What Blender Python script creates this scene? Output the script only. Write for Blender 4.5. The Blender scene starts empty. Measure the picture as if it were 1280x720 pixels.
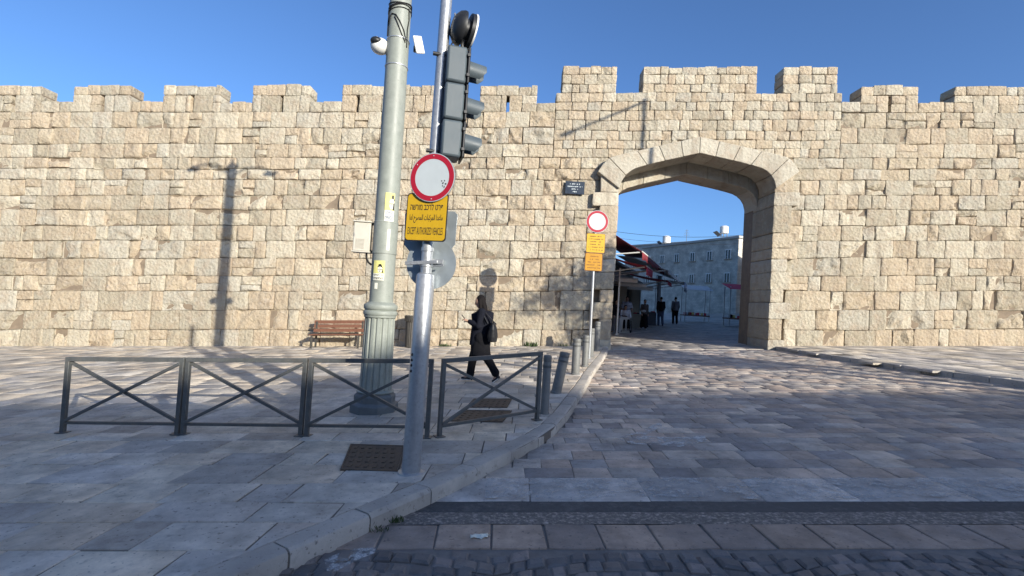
import bpy, bmesh, math, random
from mathutils import Vector, Matrix, noise

R = math.radians
random.seed(11)
scene = bpy.context.scene
COL = scene.collection

# ------------------------------------------------------------------ camera
FOC = 620.0            # focal length in pixels of a 1280 px wide frame
SLOPE = 0.060          # the street climbs gently towards the gate (to the right)
CAMZ = 1.65
PITCH = math.atan(18 / FOC)
ROLL = math.atan(0.060)
_f = Vector((0, math.cos(PITCH), math.sin(PITCH)))
_r0 = Vector((1, 0, 0))
_u0 = Vector((0, -math.sin(PITCH), math.cos(PITCH)))
CR = _r0 * math.cos(ROLL) + _u0 * math.sin(ROLL)
CU = -_r0 * math.sin(ROLL) + _u0 * math.cos(ROLL)
cd = bpy.data.cameras.new('camera')
cd.sensor_fit = 'HORIZONTAL'; cd.sensor_width = 36.0
cd.lens = 36.0 * FOC / 1280.0
cd.clip_start = 0.05; cd.clip_end = 3000
cam = bpy.data.objects.new('camera', cd); COL.objects.link(cam)
cam.matrix_world = Matrix(((CR.x, CU.x, -_f.x, 0), (CR.y, CU.y, -_f.y, 0), (CR.z, CU.z, -_f.z, CAMZ), (0, 0, 0, 1)))
scene.camera = cam

# ------------------------------------------------------------------ daylight
SUN_DIR = Vector((-0.80, 1.0, -0.40)).normalized()       # the way the light travels
world = bpy.data.worlds.new('World'); scene.world = world; world.use_nodes = True
wn = world.node_tree.nodes; wl = world.node_tree.links
for n in list(wn): wn.remove(n)
sky = wn.new('ShaderNodeTexSky'); sky.sky_type = 'NISHITA'; sky.sun_disc = False
sky.sun_elevation = math.asin(-SUN_DIR.z); sky.sun_rotation = math.atan2(-SUN_DIR.x, -SUN_DIR.y)
sky.altitude = 750; sky.air_density = 0.84; sky.dust_density = 3.0; sky.ozone_density = 6.0
bg = wn.new('ShaderNodeBackground'); bg.inputs['Strength'].default_value = 0.15
wo = wn.new('ShaderNodeOutputWorld')
wl.new(sky.outputs[0], bg.inputs[0]); wl.new(bg.outputs[0], wo.inputs[0])
sd = bpy.data.lights.new('sun', 'SUN'); sd.energy = 4.75; sd.angle = R(0.5); sd.color = (1.0, 0.94, 0.82)
sun = bpy.data.objects.new('sun', sd); COL.objects.link(sun)
sun.rotation_euler = SUN_DIR.to_track_quat('-Z', 'Y').to_euler(); sun.location = (20, -33, 12)
vs = scene.view_settings
vs.view_transform = 'Standard'; vs.look = 'None'; vs.exposure = 0.62; vs.gamma = 1.0; vs.use_curve_mapping = False

# ------------------------------------------------------------------ picture <-> place
def ray(px, py): return _f + CR * ((px - 640) / FOC) + CU * ((360 - py) / FOC)
def G(px, py, h=0.0):
    """point of the sloping ground (lifted by h) seen at a pixel -> (x, y)"""
    d = ray(px, py); t = (h - CAMZ) / (d.z - SLOPE * d.x)
    return d.x * t, d.y * t
def W(px, py, Y):
    """(x, height above the sloping ground) at depth Y"""
    d = ray(px, py); t = Y / d.y
    return d.x * t, CAMZ + d.z * t - SLOPE * d.x * t
def P3(px, py, Y):
    d = ray(px, py); t = Y / d.y
    return Vector((d.x * t, Y, CAMZ + d.z * t))
def proj(p):
    d = Vector(p) - Vector((0, 0, CAMZ)); w = d.dot(_f)
    if w < 0.2: return -9999, -9999
    return 640 + FOC * d.dot(CR) / w, 360 - FOC * d.dot(CU) / w
def gz(x, h=0.0): return SLOPE * max(-45, min(45, x)) + h

# ------------------------------------------------------------------ materials
MATS = {}
def mat(name, col, rough=0.75, metal=0.0, var=0.12, vscale=6.0, bump=0.0, bscale=60.0, attr=False, col2=None, c2scale=3.0, c2amt=0.5,
        spec=0.4, dist=0.01, voro=0.0, emit=None, grime=0.0):
    if name in MATS: return MATS[name]
    m = bpy.data.materials.new(name); m.use_nodes = True; MATS[name] = m
    nt = m.node_tree; N = nt.nodes; L = nt.links
    b = N['Principled BSDF']
    b.inputs['Roughness'].default_value = rough; b.inputs['Metallic'].default_value = metal
    b.inputs['Specular IOR Level'].default_value = spec
    geo = N.new('ShaderNodeNewGeometry')
    rgb = N.new('ShaderNodeRGB'); rgb.outputs[0].default_value = (*col, 1)
    cur = rgb.outputs[0]
    if attr:
        a = N.new('ShaderNodeAttribute'); a.attribute_name = 'tint'
        mx = N.new('ShaderNodeMix'); mx.data_type = 'RGBA'; mx.blend_type = 'MULTIPLY'; mx.inputs[0].default_value = 1
        L.new(cur, mx.inputs[6]); L.new(a.outputs['Color'], mx.inputs[7]); cur = mx.outputs[2]
    if col2:
        n = N.new('ShaderNodeTexNoise'); n.inputs['Scale'].default_value = c2scale; n.inputs['Detail'].default_value = 6
        n.inputs['Roughness'].default_value = 0.65
        L.new(geo.outputs['Position'], n.inputs['Vector'])
        r = N.new('ShaderNodeValToRGB'); r.color_ramp.elements[0].position = 0.5 - 0.02; r.color_ramp.elements[1].position = 0.72
        L.new(n.outputs['Fac'], r.inputs[0])
        mu = N.new('ShaderNodeMath'); mu.operation = 'MULTIPLY'; mu.inputs[1].default_value = c2amt; L.new(r.outputs[0], mu.inputs[0])
        mx = N.new('ShaderNodeMix'); mx.data_type = 'RGBA'; L.new(mu.outputs[0], mx.inputs[0])
        L.new(cur, mx.inputs[6]); mx.inputs[7].default_value = (*col2, 1); cur = mx.outputs[2]
    if var:
        n = N.new('ShaderNodeTexNoise'); n.inputs['Scale'].default_value = vscale; n.inputs['Detail'].default_value = 8
        n.inputs['Roughness'].default_value = 0.7
        L.new(geo.outputs['Position'], n.inputs['Vector'])
        mr = N.new('ShaderNodeMapRange'); mr.inputs[1].default_value = 0.25; mr.inputs[2].default_value = 0.75
        mr.inputs[3].default_value = 1 - var; mr.inputs[4].default_value = 1 + var; L.new(n.outputs['Fac'], mr.inputs[0])
        mx = N.new('ShaderNodeMix'); mx.data_type = 'RGBA'; mx.blend_type = 'MULTIPLY'; mx.inputs[0].default_value = 1
        L.new(cur, mx.inputs[6]); L.new(mr.outputs[0], mx.inputs[7]); cur = mx.outputs[2]
        rr = N.new('ShaderNodeMapRange'); rr.inputs[1].default_value = 0.3; rr.inputs[2].default_value = 0.7
        rr.inputs[3].default_value = max(0.03, rough - 0.1); rr.inputs[4].default_value = min(1, rough + 0.1)
        L.new(n.outputs['Fac'], rr.inputs[0]); L.new(rr.outputs[0], b.inputs['Roughness'])
    if grime:
        for sc_, lo, hi, am, cc in ((0.75, .46, .70, grime * .6, (.16, .145, .13)), (34, .63, .70, grime, (.07, .065, .06)), (11, .62, .74, grime * .6, (.12, .105, .09)), (60, .66, .74, grime * .5, (.62, .58, .5))):
            n = N.new('ShaderNodeTexNoise'); n.inputs['Scale'].default_value = sc_; n.inputs['Detail'].default_value = 4 if sc_ > 5 else 8
            L.new(geo.outputs['Position'], n.inputs['Vector'])
            mr = N.new('ShaderNodeMapRange'); mr.inputs[1].default_value = lo; mr.inputs[2].default_value = hi; mr.inputs[3].default_value = 0; mr.inputs[4].default_value = am; L.new(n.outputs['Fac'], mr.inputs[0])
            mx = N.new('ShaderNodeMix'); mx.data_type = 'RGBA'; L.new(mr.outputs[0], mx.inputs[0]); L.new(cur, mx.inputs[6]); mx.inputs[7].default_value = (*cc, 1); cur = mx.outputs[2]
    L.new(cur, b.inputs['Base Color'])
    if bump:
        n1 = N.new('ShaderNodeTexNoise'); n1.inputs['Scale'].default_value = bscale; n1.inputs['Detail'].default_value = 7
        n1.inputs['Roughness'].default_value = 0.72
        L.new(geo.outputs['Position'], n1.inputs['Vector'])
        h = n1.outputs['Fac']
        if voro:
            v = N.new('ShaderNodeTexVoronoi'); v.inputs['Scale'].default_value = bscale * 0.7; L.new(geo.outputs['Position'], v.inputs['Vector'])
            ma = N.new('ShaderNodeMath'); ma.operation = 'MULTIPLY_ADD'; ma.inputs[1].default_value = voro
            L.new(v.outputs['Distance'], ma.inputs[0]); L.new(h, ma.inputs[2]); h = ma.outputs[0]
        bp = N.new('ShaderNodeBump'); bp.inputs['Strength'].default_value = bump; bp.inputs['Distance'].default_value = dist
        L.new(h, bp.inputs['Height']); L.new(bp.outputs[0], b.inputs['Normal'])
    if emit:
        b.inputs['Emission Color'].default_value = (*emit, 1); b.inputs['Emission Strength'].default_value = 1
    return m

M = dict(
    stone=mat('limestone', (0.50, 0.425, 0.335), 0.9, var=0.2, vscale=5, bump=0.6, bscale=12, attr=True, col2=(0.33, 0.235, 0.16), c2scale=3.2, c2amt=0.5, dist=0.06, voro=0.5, spec=0.2),
    ashlar=mat('dressed_limestone', (0.50, 0.435, 0.35), 0.9, var=0.16, vscale=7, bump=0.45, bscale=22, attr=True, col2=(0.33, 0.23, 0.15), c2scale=2.5, c2amt=0.35, dist=0.02, spec=0.2),
    mortar=mat('wall_mortar', (0.20, 0.155, 0.11), 0.95, var=0.3, vscale=4, bump=0.5, bscale=30),
    slab=mat('paving_stone', (0.61, 0.545, 0.455), 0.8, grime=.65, var=0.42, vscale=3.5, bump=0.55, bscale=45, attr=True, col2=(0.27, 0.245, 0.215), c2scale=1.6, c2amt=0.55),
    roadslab=mat('road_paving_stone', (0.47, 0.415, 0.36), 0.72, grime=.6, var=0.42, vscale=4.5, bump=0.4, bscale=40, attr=True, col2=(0.18, 0.17, 0.165), c2scale=1.5, c2amt=0.6),
    cobble=mat('basalt_cobble', (0.165, 0.15, 0.14), 0.7, grime=.4, var=0.3, vscale=12, bump=0.5, bscale=60, attr=True),
    kerb=mat('kerb_stone', (0.47, 0.425, 0.365), 0.8, grime=.6, var=0.25, vscale=6, bump=0.4, bscale=40, attr=True, col2=(0.14, 0.13, 0.12), c2scale=3, c2amt=0.5),
    joint=mat('paving_joint', (0.15, 0.13, 0.11), 0.95, var=0.3, vscale=10, bump=0.4, bscale=60),
    darkjoint=mat('road_joint', (0.20, 0.18, 0.16), 0.9, var=0.3, vscale=10, bump=0.4, bscale=60),
    ground=mat('earth', (0.16, 0.135, 0.105), 0.95, var=0.3, vscale=0.5, bump=0.4, bscale=8),
    asphalt=mat('asphalt', (0.085, 0.082, 0.08), 0.85, var=0.4, vscale=20, col2=(.17, .155, .14), c2scale=5, c2amt=.6, grime=.4, bump=0.5, bscale=150),
    aggregate=mat('exposed_aggregate', (0.17, 0.15, 0.13), 0.85, var=0.6, vscale=40, bump=0.8, bscale=70, col2=(0.60, 0.50, 0.42), c2scale=28, c2amt=0.8),
    galv=mat('galvanised_steel', (0.42, 0.43, 0.44), 0.40, 0.6, grime=.2, var=0.18, vscale=30, bump=0.06, bscale=90),
    polegreen=mat('grey_green_paint', (0.255, 0.275, 0.24), 0.5, grime=.25, var=0.16, vscale=8, bump=0.08, bscale=40, col2=(0.33, 0.345, 0.31), c2scale=9, c2amt=0.35),
    poledark=mat('dark_grey_green_paint', (0.12, 0.135, 0.14), 0.55, var=0.2, vscale=8, bump=0.15, bscale=40),
    rail=mat('rail_grey_paint', (0.095, 0.10, 0.098), 0.5, 0.1, col2=(.16, .13, .10), c2scale=16, c2amt=.35, var=0.25, vscale=14, bump=0.05, bscale=60),
    bollard=mat('bollard_grey_paint', (0.165, 0.165, 0.155), 0.6, 0.1, var=0.2, vscale=12, bump=0.15, bscale=50, col2=(0.11, 0.11, 0.10), c2scale=8, c2amt=0.5),
    red=mat('sign_red', (0.36, 0.012, 0.028), 0.4, var=0.06, vscale=10),
    signwhite=mat('sign_white', (0.47, 0.51, 0.515), 0.4, var=0.05, vscale=8),
    yellow=mat('sign_yellow', (0.54, 0.325, 0.012), 0.45, var=0.07, vscale=9),
    amber=mat('sign_amber', (0.44, 0.215, 0.008), 0.45, var=0.12, vscale=9),
    print=mat('black_print', (0.022, 0.02, 0.02), 0.5, var=0),
    brownprint=mat('brown_print', (0.16, 0.055, 0.008), 0.5, var=0),
    signback=mat('sign_back', (0.34, 0.38, 0.40), 0.42, 0.55, var=0.1, vscale=6),
    signal=mat('signal_grey', (0.075, 0.095, 0.108), 0.5, var=0.12, vscale=9, bump=0.05, bscale=50),
    black=mat('black_plastic', (0.018, 0.019, 0.021), 0.45, var=0.1),
    rubber=mat('black_rubber', (0.012, 0.012, 0.012), 0.8, var=0),
    white=mat('white_plastic', (0.72, 0.71, 0.67), 0.45, var=0.06),
    beige=mat('beige_box', (0.50, 0.47, 0.40), 0.55, var=0.1, vscale=7),
    plaque=mat('plaque_blue', (0.012, 0.022, 0.04), 0.4, var=0.1),
    paper=mat('paper', (0.74, 0.72, 0.60), 0.7, var=0.08, vscale=30),
    paperyellow=mat('yellow_paper', (0.68, 0.63, 0.22), 0.7, var=0.12, vscale=25),
    blueprint=mat('blue_print', (0.02, 0.06, 0.17), 0.6, var=0),
    wood=mat('brown_wood', (0.16, 0.07, 0.042), 0.6, var=0.25, vscale=14, bump=0.2, bscale=30),
    bin=mat('bin_metal', (0.065, 0.06, 0.052), 0.55, 0.2, var=0.2, vscale=10),
    iron=mat('rusty_iron', (0.10, 0.078, 0.06), 0.7, 0.2, var=0.4, vscale=18, bump=0.5, bscale=60, col2=(0.16, 0.10, 0.055), c2scale=9, c2amt=0.6),
    skin=mat('skin', (0.40, 0.24, 0.165), 0.55, var=0.05),
    hair=mat('dark_hair', (0.010, 0.008, 0.008), 0.8, spec=.15, var=0.3, vscale=40, bump=0.3, bscale=120),
    navy=mat('black_cloth', (0.009, 0.010, 0.016), 0.95, spec=.15, var=0.25, vscale=10, bump=0.4, bscale=18, dist=0.02),
    blackcloth=mat('dark_cloth', (0.008, 0.008, 0.010), 0.95, spec=.15, var=0.25, vscale=10, bump=0.4, bscale=18),
    greycloth=mat('grey_cloth', (0.12, 0.12, 0.135), 0.9, var=0.2, vscale=10),
    browncloth=mat('brown_cloth', (0.11, 0.085, 0.07), 0.9, var=0.2, vscale=10),
    whitecloth=mat('white_cloth', (0.62, 0.64, 0.68), 0.9, var=0.1, vscale=10),
    leather=mat('black_leather', (0.014, 0.014, 0.016), 0.5, var=0.2, vscale=15),
    maroon=mat('maroon_canvas', (0.17, 0.022, 0.03), 0.8, var=0.2, vscale=4, bump=0.1, bscale=30),
    pinkred=mat('red_canvas', (0.52, 0.055, 0.085), 0.8, var=0.2, vscale=4),
    canvas=mat('pale_canvas', (0.50, 0.50, 0.48), 0.8, var=0.15, vscale=4),
    plaster=mat('pale_plaster', (0.40, 0.39, 0.36), 0.9, var=0.15, vscale=1.2, bump=0.2, bscale=20),
    creamplaster=mat('cream_plaster', (0.42, 0.37, 0.29), 0.9, var=0.18, vscale=1.5, bump=0.2, bscale=20),
    oldstone=mat('old_town_stone', (0.36, 0.30, 0.23), 0.9, var=0.25, vscale=2.5, bump=0.4, bscale=14),
    glass=mat('dark_glass', (0.03, 0.035, 0.04), 0.12, var=0),
    dark=mat('dark_interior', (0.02, 0.018, 0.016), 0.9, var=0.2),
    leaf=mat('leaf', (0.055, 0.085, 0.025), 0.7, var=0.35, vscale=8),
    bark=mat('bark', (0.11, 0.085, 0.06), 0.9, var=0.3, vscale=15, bump=0.5, bscale=30),
)
def wall_stone(name, base, bump, pits):
    m = bpy.data.materials.new(name); m.use_nodes = True; MATS[name] = m
    N = m.node_tree.nodes; L = m.node_tree.links; b = N['Principled BSDF']
    b.inputs['Roughness'].default_value = 0.92; b.inputs['Specular IOR Level'].default_value = 0.15
    geo = N.new('ShaderNodeNewGeometry'); pos = geo.outputs['Position']
    def noi(scale, detail=7, rough=.65, stretch=None):
        n = N.new('ShaderNodeTexNoise'); n.inputs['Scale'].default_value = scale; n.inputs['Detail'].default_value = detail; n.inputs['Roughness'].default_value = rough
        if stretch:
            mp = N.new('ShaderNodeMapping'); mp.inputs['Scale'].default_value = stretch; L.new(pos, mp.inputs['Vector']); L.new(mp.outputs[0], n.inputs['Vector'])
        else: L.new(pos, n.inputs['Vector'])
        return n.outputs['Fac']
    def rng_(sock, a, b_, c, d):
        r = N.new('ShaderNodeMapRange'); r.inputs[1].default_value = a; r.inputs[2].default_value = b_; r.inputs[3].default_value = c; r.inputs[4].default_value = d
        L.new(sock, r.inputs[0]); return r.outputs[0]
    def mixc(f, a, c, mode='MIX'):
        x = N.new('ShaderNodeMix'); x.data_type = 'RGBA'; x.blend_type = mode
        if hasattr(f, 'is_linked'): L.new(f, x.inputs[0])
        else: x.inputs[0].default_value = f
        for sock, q in ((x.inputs[6], a), (x.inputs[7], c)):
            if hasattr(q, 'is_linked'): L.new(q, sock)
            else: sock.default_value = (*q, 1)
        return x.outputs[2]
    at = N.new('ShaderNodeAttribute'); at.attribute_name = 'tint'
    c = mixc(1.0, base, at.outputs['Color'], 'MULTIPLY')
    c = mixc(rng_(noi(3.0), .46, .70, 0, .55), c, (.36, .265, .185))          # ochre bedding
    c = mixc(rng_(noi(5.5, 8, .7), .52, .72, 0, .5), c, (.50, .46, .39))      # pale weathered skin
    c = mixc(rng_(noi(1.1, 6, .6, (2.2, 1, .35)), .52, .72, 0, .58), c, (.235, .195, .15))   # run-off stains
    c = mixc(rng_(noi(16, 6, .75), .60, .72, 0, pits), c, (.17, .125, .085))  # shade of the pits painted into the colour
    L.new(c, b.inputs['Base Color'])
    v = N.new('ShaderNodeTexVoronoi'); v.inputs['Scale'].default_value = 9; L.new(pos, v.inputs['Vector'])
    def add(a, k, c_):
        q = N.new('ShaderNodeMath'); q.operation = 'MULTIPLY_ADD'; q.inputs[1].default_value = k
        L.new(a, q.inputs[0])
        if hasattr(c_, 'is_linked'): L.new(c_, q.inputs[2])
        else: q.inputs[2].default_value = c_
        return q.outputs[0]
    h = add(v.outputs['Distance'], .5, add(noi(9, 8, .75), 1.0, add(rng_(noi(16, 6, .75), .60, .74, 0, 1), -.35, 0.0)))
    bp = N.new('ShaderNodeBump'); bp.inputs['Strength'].default_value = bump; bp.inputs['Distance'].default_value = .075
    L.new(h, bp.inputs['Height']); L.new(bp.outputs[0], b.inputs['Normal'])
    return m
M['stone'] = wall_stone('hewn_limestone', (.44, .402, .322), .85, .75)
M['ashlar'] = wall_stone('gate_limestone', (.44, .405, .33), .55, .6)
def stripes(name, ca, cb, scale, axis='Z'):
    m = bpy.data.materials.new(name); m.use_nodes = True
    N = m.node_tree.nodes; L = m.node_tree.links; b = N['Principled BSDF']; b.inputs['Roughness'].default_value = 0.85
    tc = N.new('ShaderNodeTexCoord'); sp = N.new('ShaderNodeSeparateXYZ'); L.new(tc.outputs['Object'], sp.inputs[0])
    mu = N.new('ShaderNodeMath'); mu.operation = 'MULTIPLY'; mu.inputs[1].default_value = scale; L.new(sp.outputs[axis], mu.inputs[0])
    fr = N.new('ShaderNodeMath'); fr.operation = 'FRACT'; L.new(mu.outputs[0], fr.inputs[0])
    gt = N.new('ShaderNodeMath'); gt.operation = 'GREATER_THAN'; gt.inputs[1].default_value = 0.5; L.new(fr.outputs[0], gt.inputs[0])
    mx = N.new('ShaderNodeMix'); mx.data_type = 'RGBA'; mx.inputs[6].default_value = (*ca, 1); mx.inputs[7].default_value = (*cb, 1)
    L.new(gt.outputs[0], mx.inputs[0]); L.new(mx.outputs[2], b.inputs['Base Color'])
    return m
def masonry(name, ca, cb, cm, scale):
    m = bpy.data.materials.new(name); m.use_nodes = True
    N = m.node_tree.nodes; L = m.node_tree.links; b = N['Principled BSDF']; b.inputs['Roughness'].default_value = 0.9
    tc = N.new('ShaderNodeTexCoord'); mp = N.new('ShaderNodeMapping'); mp.inputs['Rotation'].default_value = (R(90), 0, 0)
    L.new(tc.outputs['Object'], mp.inputs['Vector'])
    br = N.new('ShaderNodeTexBrick'); br.inputs['Color1'].default_value = (*ca, 1); br.inputs['Color2'].default_value = (*cb, 1); br.inputs['Mortar'].default_value = (*cm, 1)
    br.inputs['Scale'].default_value = scale; br.inputs['Mortar Size'].default_value = .012; L.new(mp.outputs[0], br.inputs['Vector'])
    n = N.new('ShaderNodeTexNoise'); n.inputs['Scale'].default_value = 1.3; n.inputs['Detail'].default_value = 9; L.new(tc.outputs['Object'], n.inputs['Vector'])
    r = N.new('ShaderNodeMapRange'); r.inputs[1].default_value = .3; r.inputs[2].default_value = .7; r.inputs[3].default_value = .65; r.inputs[4].default_value = 1.2; L.new(n.outputs['Fac'], r.inputs[0])
    mx = N.new('ShaderNodeMix'); mx.data_type = 'RGBA'; mx.blend_type = 'MULTIPLY'; mx.inputs[0].default_value = 1
    L.new(br.outputs['Color'], mx.inputs[6]); L.new(r.outputs[0], mx.inputs[7]); L.new(mx.outputs[2], b.inputs['Base Color'])
    bp = N.new('ShaderNodeBump'); bp.inputs['Strength'].default_value = .6; bp.inputs['Distance'].default_value = .03; L.new(br.outputs['Fac'], bp.inputs['Height']); bp.invert = True
    L.new(bp.outputs[0], b.inputs['Normal'])
    return m
M['masonry'] = masonry('far_masonry', (.60, .55, .47), (.50, .46, .39), (.33, .30, .26), 1.6)
M['stripedshirt'] = stripes('striped_shirt', (0.62, 0.64, 0.70), (0.10, 0.11, 0.17), 14)
M['stripedcanvas'] = stripes('striped_canvas', (0.62, 0.63, 0.65), (0.10, 0.12, 0.2), 5, 'X')
def worn_paint(name, col, thr, scale):
    m = bpy.data.materials.new(name); m.use_nodes = True
    N = m.node_tree.nodes; L = m.node_tree.links; b = N['Principled BSDF']; b.inputs['Roughness'].default_value = 0.7
    b.inputs['Base Color'].default_value = (*col, 1)
    g = N.new('ShaderNodeNewGeometry'); n = N.new('ShaderNodeTexNoise'); n.inputs['Scale'].default_value = scale; n.inputs['Detail'].default_value = 9
    n.inputs['Roughness'].default_value = 0.75; L.new(g.outputs['Position'], n.inputs['Vector'])
    r = N.new('ShaderNodeValToRGB'); r.color_ramp.elements[0].position = thr - 0.02; r.color_ramp.elements[1].position = thr + 0.16
    n2 = N.new('ShaderNodeTexNoise'); n2.inputs['Scale'].default_value = 90; n2.inputs['Detail'].default_value = 5; L.new(g.outputs['Position'], n2.inputs['Vector'])
    L.new(n.outputs['Fac'], r.inputs[0]); mm = N.new('ShaderNodeMath'); mm.operation = 'MULTIPLY'; L.new(r.outputs[0], mm.inputs[0]); L.new(n2.outputs['Fac'], mm.inputs[1])
    m2 = N.new('ShaderNodeMath'); m2.operation = 'MULTIPLY'; m2.inputs[1].default_value = 1.7; m2.use_clamp = True; L.new(mm.outputs[0], m2.inputs[0]); L.new(m2.outputs[0], b.inputs['Alpha'])
    return m
M['paint'] = worn_paint('worn_white_paint', (0.60, 0.60, 0.58), 0.45, 7)
M['bandpaint'] = worn_paint('worn_grey_paint', (0.50, 0.50, 0.48), 0.48, 5)

# ------------------------------------------------------------------ mesh builder
def link(o, parent=None):
    COL.objects.link(o)
    if parent is not None: o.parent = parent
    return o
class MB:
    def __init__(s): s.v = []; s.f = []
    def add(s, v, f):
        k = len(s.v); s.v += [Vector(p) for p in v]; s.f += [[i + k for i in q] for q in f]; return s
    def box(s, c, sz, m=None):
        c = Vector(c); v = []
        for x in (-.5, .5):
            for y in (-.5, .5):
                for z in (-.5, .5):
                    p = Vector((x * sz[0], y * sz[1], z * sz[2])); p = (m @ p if m else p) + c; v.append(p)
        return s.add(v, [(0, 1, 3, 2), (4, 6, 7, 5), (0, 4, 5, 1), (2, 3, 7, 6), (0, 2, 6, 4), (1, 5, 7, 3)])
    def path(s, pts, rad, n=8, cap=True, ell=None):
        pts = [Vector(p) for p in pts]
        if not hasattr(rad, '__len__'): rad = [rad] * len(pts)
        t0 = (pts[1] - pts[0]).normalized()
        a = Vector((0, 0, 1)) if abs(t0.z) < 0.9 else Vector((1, 0, 0))
        u = t0.cross(a).normalized(); w = t0.cross(u).normalized(); vv = []
        for i, p in enumerate(pts):
            if i == 0: t = t0
            elif i == len(pts) - 1: t = (pts[i] - pts[i - 1]).normalized()
            else: t = ((pts[i + 1] - p).normalized() + (p - pts[i - 1]).normalized()).normalized()
            u = (u - t * u.dot(t)).normalized(); w = t.cross(u).normalized()
            for k in range(n):
                an = 2 * math.pi * k / n + math.pi / n
                e = ell[i] if ell else (1, 1)
                vv.append(p + (u * math.cos(an) * e[0] + w * math.sin(an) * e[1]) * rad[i])
        f = []
        for i in range(len(pts) - 1):
            for k in range(n):
                f.append((i * n + k, i * n + (k + 1) % n, (i + 1) * n + (k + 1) % n, (i + 1) * n + k))
        if cap:
            f.append(tuple(range(n))[::-1]); f.append(tuple((len(pts) - 1) * n + k for k in range(n)))
        return s.add(vv, f)
    def bar(s, a, b, w, h=None): return s.path([a, b], (w if h is None else w) * 0.7071, 4)
    def lathe(s, prof, n=32, fn=None, m=None):
        vv = []
        for j, (r, z) in enumerate(prof):
            for k in range(n):
                an = 2 * math.pi * k / n
                q = fn(r, z, an) if fn else r
                p = Vector((q * math.cos(an), q * math.sin(an), z)); vv.append(m @ p if m else p)
        f = []
        for j in range(len(prof) - 1):
            for k in range(n):
                f.append((j * n + k, j * n + (k + 1) % n, (j + 1) * n + (k + 1) % n, (j + 1) * n + k))
        f.append(tuple(range(n))[::-1]); f.append(tuple((len(prof) - 1) * n + k for k in range(n)))
        return s.add(vv, f)
    def prism(s, poly, y0, y1, m=None):
        n = len(poly)
        v = [Vector((x, y0, z)) for x, z in poly] + [Vector((x, y1, z)) for x, z in poly]
        if m: v = [m @ p for p in v]
        return s.add(v, [tuple(range(n)), tuple(range(n, 2 * n))[::-1]] + [(i, i + n, (i + 1) % n + n, (i + 1) % n) for i in range(n)])
    def ell(s, c, r, n=14, k=9, m=None):
        c = Vector(c); v = []; f = []
        for j in range(k + 1):
            th = math.pi * j / k
            for i in range(n):
                ph = 2 * math.pi * i / n
                p = Vector((r[0] * math.sin(th) * math.cos(ph), r[1] * math.sin(th) * math.sin(ph), r[2] * math.cos(th)))
                v.append((m @ p if m else p) + c)
        for j in range(k):
            for i in range(n): f.append((j * n + i, (j + 1) * n + i, (j + 1) * n + (i + 1) % n, j * n + (i + 1) % n))
        return s.add(v, f)
    def mesh(s, name, material=None, sharp=40, tint=None):
        me = bpy.data.meshes.new(name); me.from_pydata([tuple(p) for p in s.v], [], s.f)
        me.validate(); me.update()
        bm = bmesh.new(); bm.from_mesh(me); bmesh.ops.recalc_face_normals(bm, faces=bm.faces); bm.to_mesh(me); bm.free()
        if sharp is not None:
            me.polygons.foreach_set('use_smooth', [True] * len(me.polygons)); me.set_sharp_from_angle(angle=R(sharp))
        if material: me.materials.append(material)
        if tint is not None:
            a = me.attributes.new('tint', 'FLOAT_COLOR', 'POINT')
            flat = []
            if hasattr(tint[0], '__len__'):
                for t in tint: flat += [t[0], t[1], t[2], 1]
            else: flat = [tint[0], tint[1], tint[2], 1] * len(me.vertices)
            a.data.foreach_set('color', flat)
        return me
    def build(s, name, material, parent=None, sharp=40, bevel=0, tint=None, loc=None):
        o = bpy.data.objects.new(name, s.mesh(name, material, sharp, tint)); link(o, parent)
        if loc is not None: o.location = loc
        if bevel:
            b = o.modifiers.new('Bevel', 'BEVEL'); b.width = bevel; b.segments = 2; b.limit_method = 'ANGLE'; b.angle_limit = R(40)
        return o
def tag(o, label, cat, group=None, kind=None):
    o['label'] = label
    if cat: o['category'] = cat
    if group: o['group'] = group
    if kind: o['kind'] = kind
    return o
def thing(name, loc, label, cat, group=None, rz=0.0, axis=None):
    o = bpy.data.objects.new(name, None); COL.objects.link(o); o.empty_display_size = 0.2
    o.location = loc
    if axis is not None:
        q = Vector((0, 0, 1)).rotation_difference(Vector(axis).normalized()); o.rotation_euler = (q.to_matrix() @ Matrix.Rotation(rz, 3, 'Z')).to_euler()
    else: o.rotation_euler = (0, 0, rz)
    return tag(o, label, cat, group)
def structure(o): o['kind'] = 'structure'; return o
def copy_tree(o, parent=None):
    c = o.copy(); COL.objects.link(c); c.parent = parent
    for ch in o.children: copy_tree(ch, c)
    return c

# text as real letters -------------------------------------------------
def text_mb(s, width, height, bold=0.0):
    cu = bpy.data.curves.new('lettering', 'FONT'); cu.body = s; cu.size = 1.0; cu.fill_mode = 'FRONT'; cu.resolution_u = 2
    cu.offset = bold
    ob = bpy.data.objects.new('lettering', cu); COL.objects.link(ob)
    dg = bpy.context.evaluated_depsgraph_get(); dg.update()
    me = bpy.data.meshes.new_from_object(ob.evaluated_get(dg))
    v = [Vector(p.co) for p in me.vertices]; f = [tuple(p.vertices) for p in me.polygons]
    bpy.data.objects.remove(ob); bpy.data.curves.remove(cu); bpy.data.meshes.remove(me)
    m = MB()
    if not v: return m
    x0 = min(p.x for p in v); x1 = max(p.x for p in v); y0 = min(p.y for p in v); y1 = max(p.y for p in v)
    sx = width / max(1e-6, x1 - x0); sy = height / max(1e-6, y1 - y0)
    m.add([((p.x - (x0 + x1) / 2) * sx, 0, (p.y - (y0 + y1) / 2) * sy) for p in v], f)
    return m
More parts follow.
